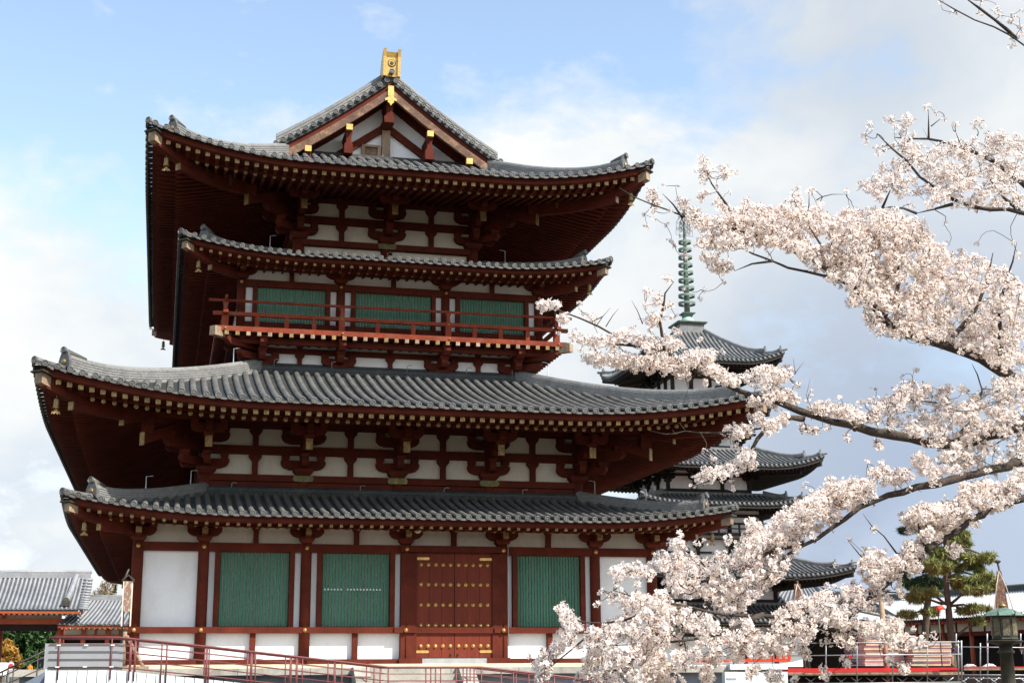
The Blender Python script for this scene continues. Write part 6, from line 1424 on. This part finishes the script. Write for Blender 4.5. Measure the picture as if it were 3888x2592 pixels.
for mp_, key, st in S:
    q = [mp_(p) for p in st]
    if len(q) == 1:
        x, y, r = q[0]; n = max(1, int(DENS*2.2*(r/22)**2)); 
        for i in range(n):
            a = prg.uniform(0, 2*pi); k = r*.62*math.sqrt(prg.random()) if n > 1 else 0; put(key, x+k*cos(a), y+k*sin(a), min(24, max(11, r*.62)), .12)
    else:
        for (x0, y0, r0), (x1, y1, r1) in zip(q[:-1], q[1:]):
            L = math.hypot(x1-x0, y1-y0); rm = (r0+r1)/2; n = max(1, int(DENS*1.75*L*2*rm/(27*27)))
            for i in range(n):
                t = prg.random(); r = r0+(r1-r0)*t; a = prg.uniform(0, 2*pi); k = max(0, r-12)*math.sqrt(prg.random()); put(key, x0+(x1-x0)*t+k*cos(a), y0+(y1-y0)*t+k*sin(a), prg.uniform(17, 25), .25)
gaps = prg.uniform(0, 1, (400, 2))
for mp_, key, dens, poly in POLY:
    P = [mp_((*p, 1))[:2] for p in poly]; xs = [p[0] for p in P]; ys = [p[1] for p in P]; A = (max(xs)-min(xs))*(max(ys)-min(ys)); n = int(DENS*dens*A/(24*24)*1.35)
    for i in range(n):
        x, y = prg.uniform(min(xs), max(xs)), prg.uniform(min(ys), max(ys))
        if inpoly(P, x, y):
            g_ = sin(x*.021+2*sin(y*.017))*sin(y*.024+1.7*sin(x*.013))    # looser and denser patches
            if g_ < -.5 and dens < .9 and prg.random() < .7: continue
            put(key, x, y, prg.uniform(17, 26), .38)
def petals(plist):
    """five cupped petals per flower, a dozen flowers per pompom"""
    C_ = np.array([tuple(p) for p, r in plist]); Rr = np.array([r for p, r in plist])
    D_ = (C_-np.array(CAM))@np.array(fw); Rm = Rr/FPX*D_
    nf = np.maximum(4, (Rr/21)**2*14*prg.uniform(.55, 1.3, len(Rr))).astype(int); k = np.repeat(np.arange(len(C_)), nf); N = len(k)
    d = prg.normal(size=(N, 3)); d /= np.linalg.norm(d, axis=1)[:, None]
    c = C_[k]+d*(Rm[k]*prg.uniform(.35, 1.05, N))[:, None]
    ax = d+prg.normal(size=(N, 3))*.45; ax[:, 2] -= .15; ax /= np.linalg.norm(ax, axis=1)[:, None]
    u = np.cross(ax, prg.normal(size=(N, 3))); u /= np.linalg.norm(u, axis=1)[:, None]; w = np.cross(ax, u)
    size = prg.uniform(.0155, .021, N)
    V = []; 
    cup = prg.uniform(.15, .6, N)
    for i in range(5):
        a = 2*pi*i/5; dr = u*cos(a)+w*sin(a); tn = -u*sin(a)+w*cos(a); s = size[:, None]; cu = cup[:, None]
        V += [c+dr*s*.12, c+dr*s*.62+tn*s*.42+ax*s*cu*.5, c+dr*s*1.08+ax*s*cu, c+dr*s*.62-tn*s*.42+ax*s*cu*.5]
    s = size[:, None]
    e0 = [c+ax*s*.12+u*s*.24, c+ax*s*.12-u*s*.12+w*s*.2, c+ax*s*.12-u*s*.12-w*s*.2, c+ax*s*.13]   # dark eye
    pt = np.stack(V, 1).reshape(-1, 3); ey = np.stack(e0, 1).reshape(-1, 3)
    st0 = c-ax*s*.1; st1 = C_[k]*.6+c*.4; sw = np.cross(ax, d+.01); sw /= np.linalg.norm(sw, axis=1)[:, None]   # stalk and calyx
    stk = np.stack([st0+sw*.0035, st0-sw*.0035, st1-sw*.0012, st1+sw*.0012], 1).reshape(-1, 3)
    nl = int(N*.3); li = prg.integers(0, N, nl); lc_ = c[li]+d[li]*.006; la = d[li]+prg.normal(size=(nl, 3))*.5; la /= np.linalg.norm(la, axis=1)[:, None]; lb = np.cross(la, prg.normal(size=(nl, 3))); lb /= np.linalg.norm(lb, axis=1)[:, None]
    ls = prg.uniform(.008, .018, nl)[:, None]; lf = np.stack([lc_-la*ls, lc_+lb*ls*.3, lc_+la*ls*1.2, lc_-lb*ls*.3], 1).reshape(-1, 3)
    allv = np.concatenate([pt, ey, stk, lf]); nq = len(allv)//4
    mi = np.concatenate([np.zeros(len(pt)//4), np.full(len(ey)//4, 1), np.full(len(stk)//4, 2), np.full(len(lf)//4, 2)]).astype(np.int32)
    return allv, mi
def petal_mat(name, col, tr):
    m = bpy.data.materials.new(name); m.use_nodes = True; t = m.node_tree; t.nodes.clear()
    geo = nn(t, 'ShaderNodeNewGeometry'); r = nn(t, 'ShaderNodeMix', data_type='RGBA'); lk(t, geo.outputs['Random Per Island'], r.inputs[0]); r.inputs[6].default_value = (*col, 1); r.inputs[7].default_value = (col[0], col[1]*.95, col[2]*.95, 1)
    df = nn(t, 'ShaderNodeBsdfDiffuse'); tl = nn(t, 'ShaderNodeBsdfTranslucent'); lk(t, r.outputs[2], df.inputs[0]); lk(t, r.outputs[2], tl.inputs[0]); mxs = nn(t, 'ShaderNodeMixShader', i_0=tr); lk(t, df.outputs[0], mxs.inputs[1]); lk(t, tl.outputs[0], mxs.inputs[2]); o = nn(t, 'ShaderNodeOutputMaterial'); lk(t, mxs.outputs[0], o.inputs[0]); return m
MAT['petal'] = petal_mat('pale_pink_petals', (.95, .895, .83), .45); MAT['eye'] = petal_mat('flower_eye', (.55, .26, .22), .3); MAT['budleaf'] = petal_mat('bronze_young_leaves', (.20, .085, .04), .3)
for key, mb in limbs.items():
    # twigs tie every pompom to the limb
    base = np.array([tuple(p) for p, r in nodes[key]]); pts = np.array([tuple(p) for p, r in pom[key]]) if pom[key] else np.zeros((0, 3))
    if len(pts):
        dist = np.min(np.linalg.norm(pts[:, None, :]-base[None, ::2, :], axis=2), axis=1); order = np.argsort(dist); att = [base[::2]]
        flat = list(base[::2])
        arr = np.zeros((len(flat)+len(pts), 3)); arr[:len(flat)] = flat; n0 = len(flat); cnt = n0
        for i in order:
            p = pts[i]; dd_ = np.linalg.norm(arr[:cnt]-p, axis=1); j = int(np.argmin(dd_)); q = arr[j]
            if dd_[j] > .03:
                L_ = dd_[j]; rr_ = .003 if j >= n0 else .0045
                if L_ < .9:
                    bow = prg.normal(0, .16, 3)*L_; bow[2] -= .06*L_
                    mb.tube([q+(p-q)*t_+bow*4*t_*(1-t_)+prg.normal(0, .02, 3)*L_*(0 < t_ < 1) for t_ in (0, .2, .4, .6, .8, 1)], [rr_*(1-.45*t_) for t_ in (0, .2, .4, .6, .8, 1)], 4, caps=False)
            arr[cnt] = p; cnt += 1
    lo = mb.build('limb', 'cherrybark', cherry)
    if len(pts):
        V, mi = petals(pom[key]); nq = len(V)//4
        me = bpy.data.meshes.new('blossom'); me.vertices.add(len(V)); me.vertices.foreach_set('co', V.ravel().astype(np.float32)); me.loops.add(4*nq); me.loops.foreach_set('vertex_index', np.arange(4*nq, dtype=np.int32)); me.polygons.add(nq)
        me.polygons.foreach_set('loop_start', np.arange(0, 4*nq, 4, dtype=np.int32)); me.polygons.foreach_set('loop_total', np.full(nq, 4, dtype=np.int32))
        for q in ('petal', 'eye', 'budleaf'): me.materials.append(MAT[q])
        me.polygons.foreach_set('material_index', mi); me.update()
        o = bpy.data.objects.new('blossom', me); COL.objects.link(o); o.parent = lo; o['kind'] = 'stuff'
        print('blossom', key, len(pom[key]), nq)
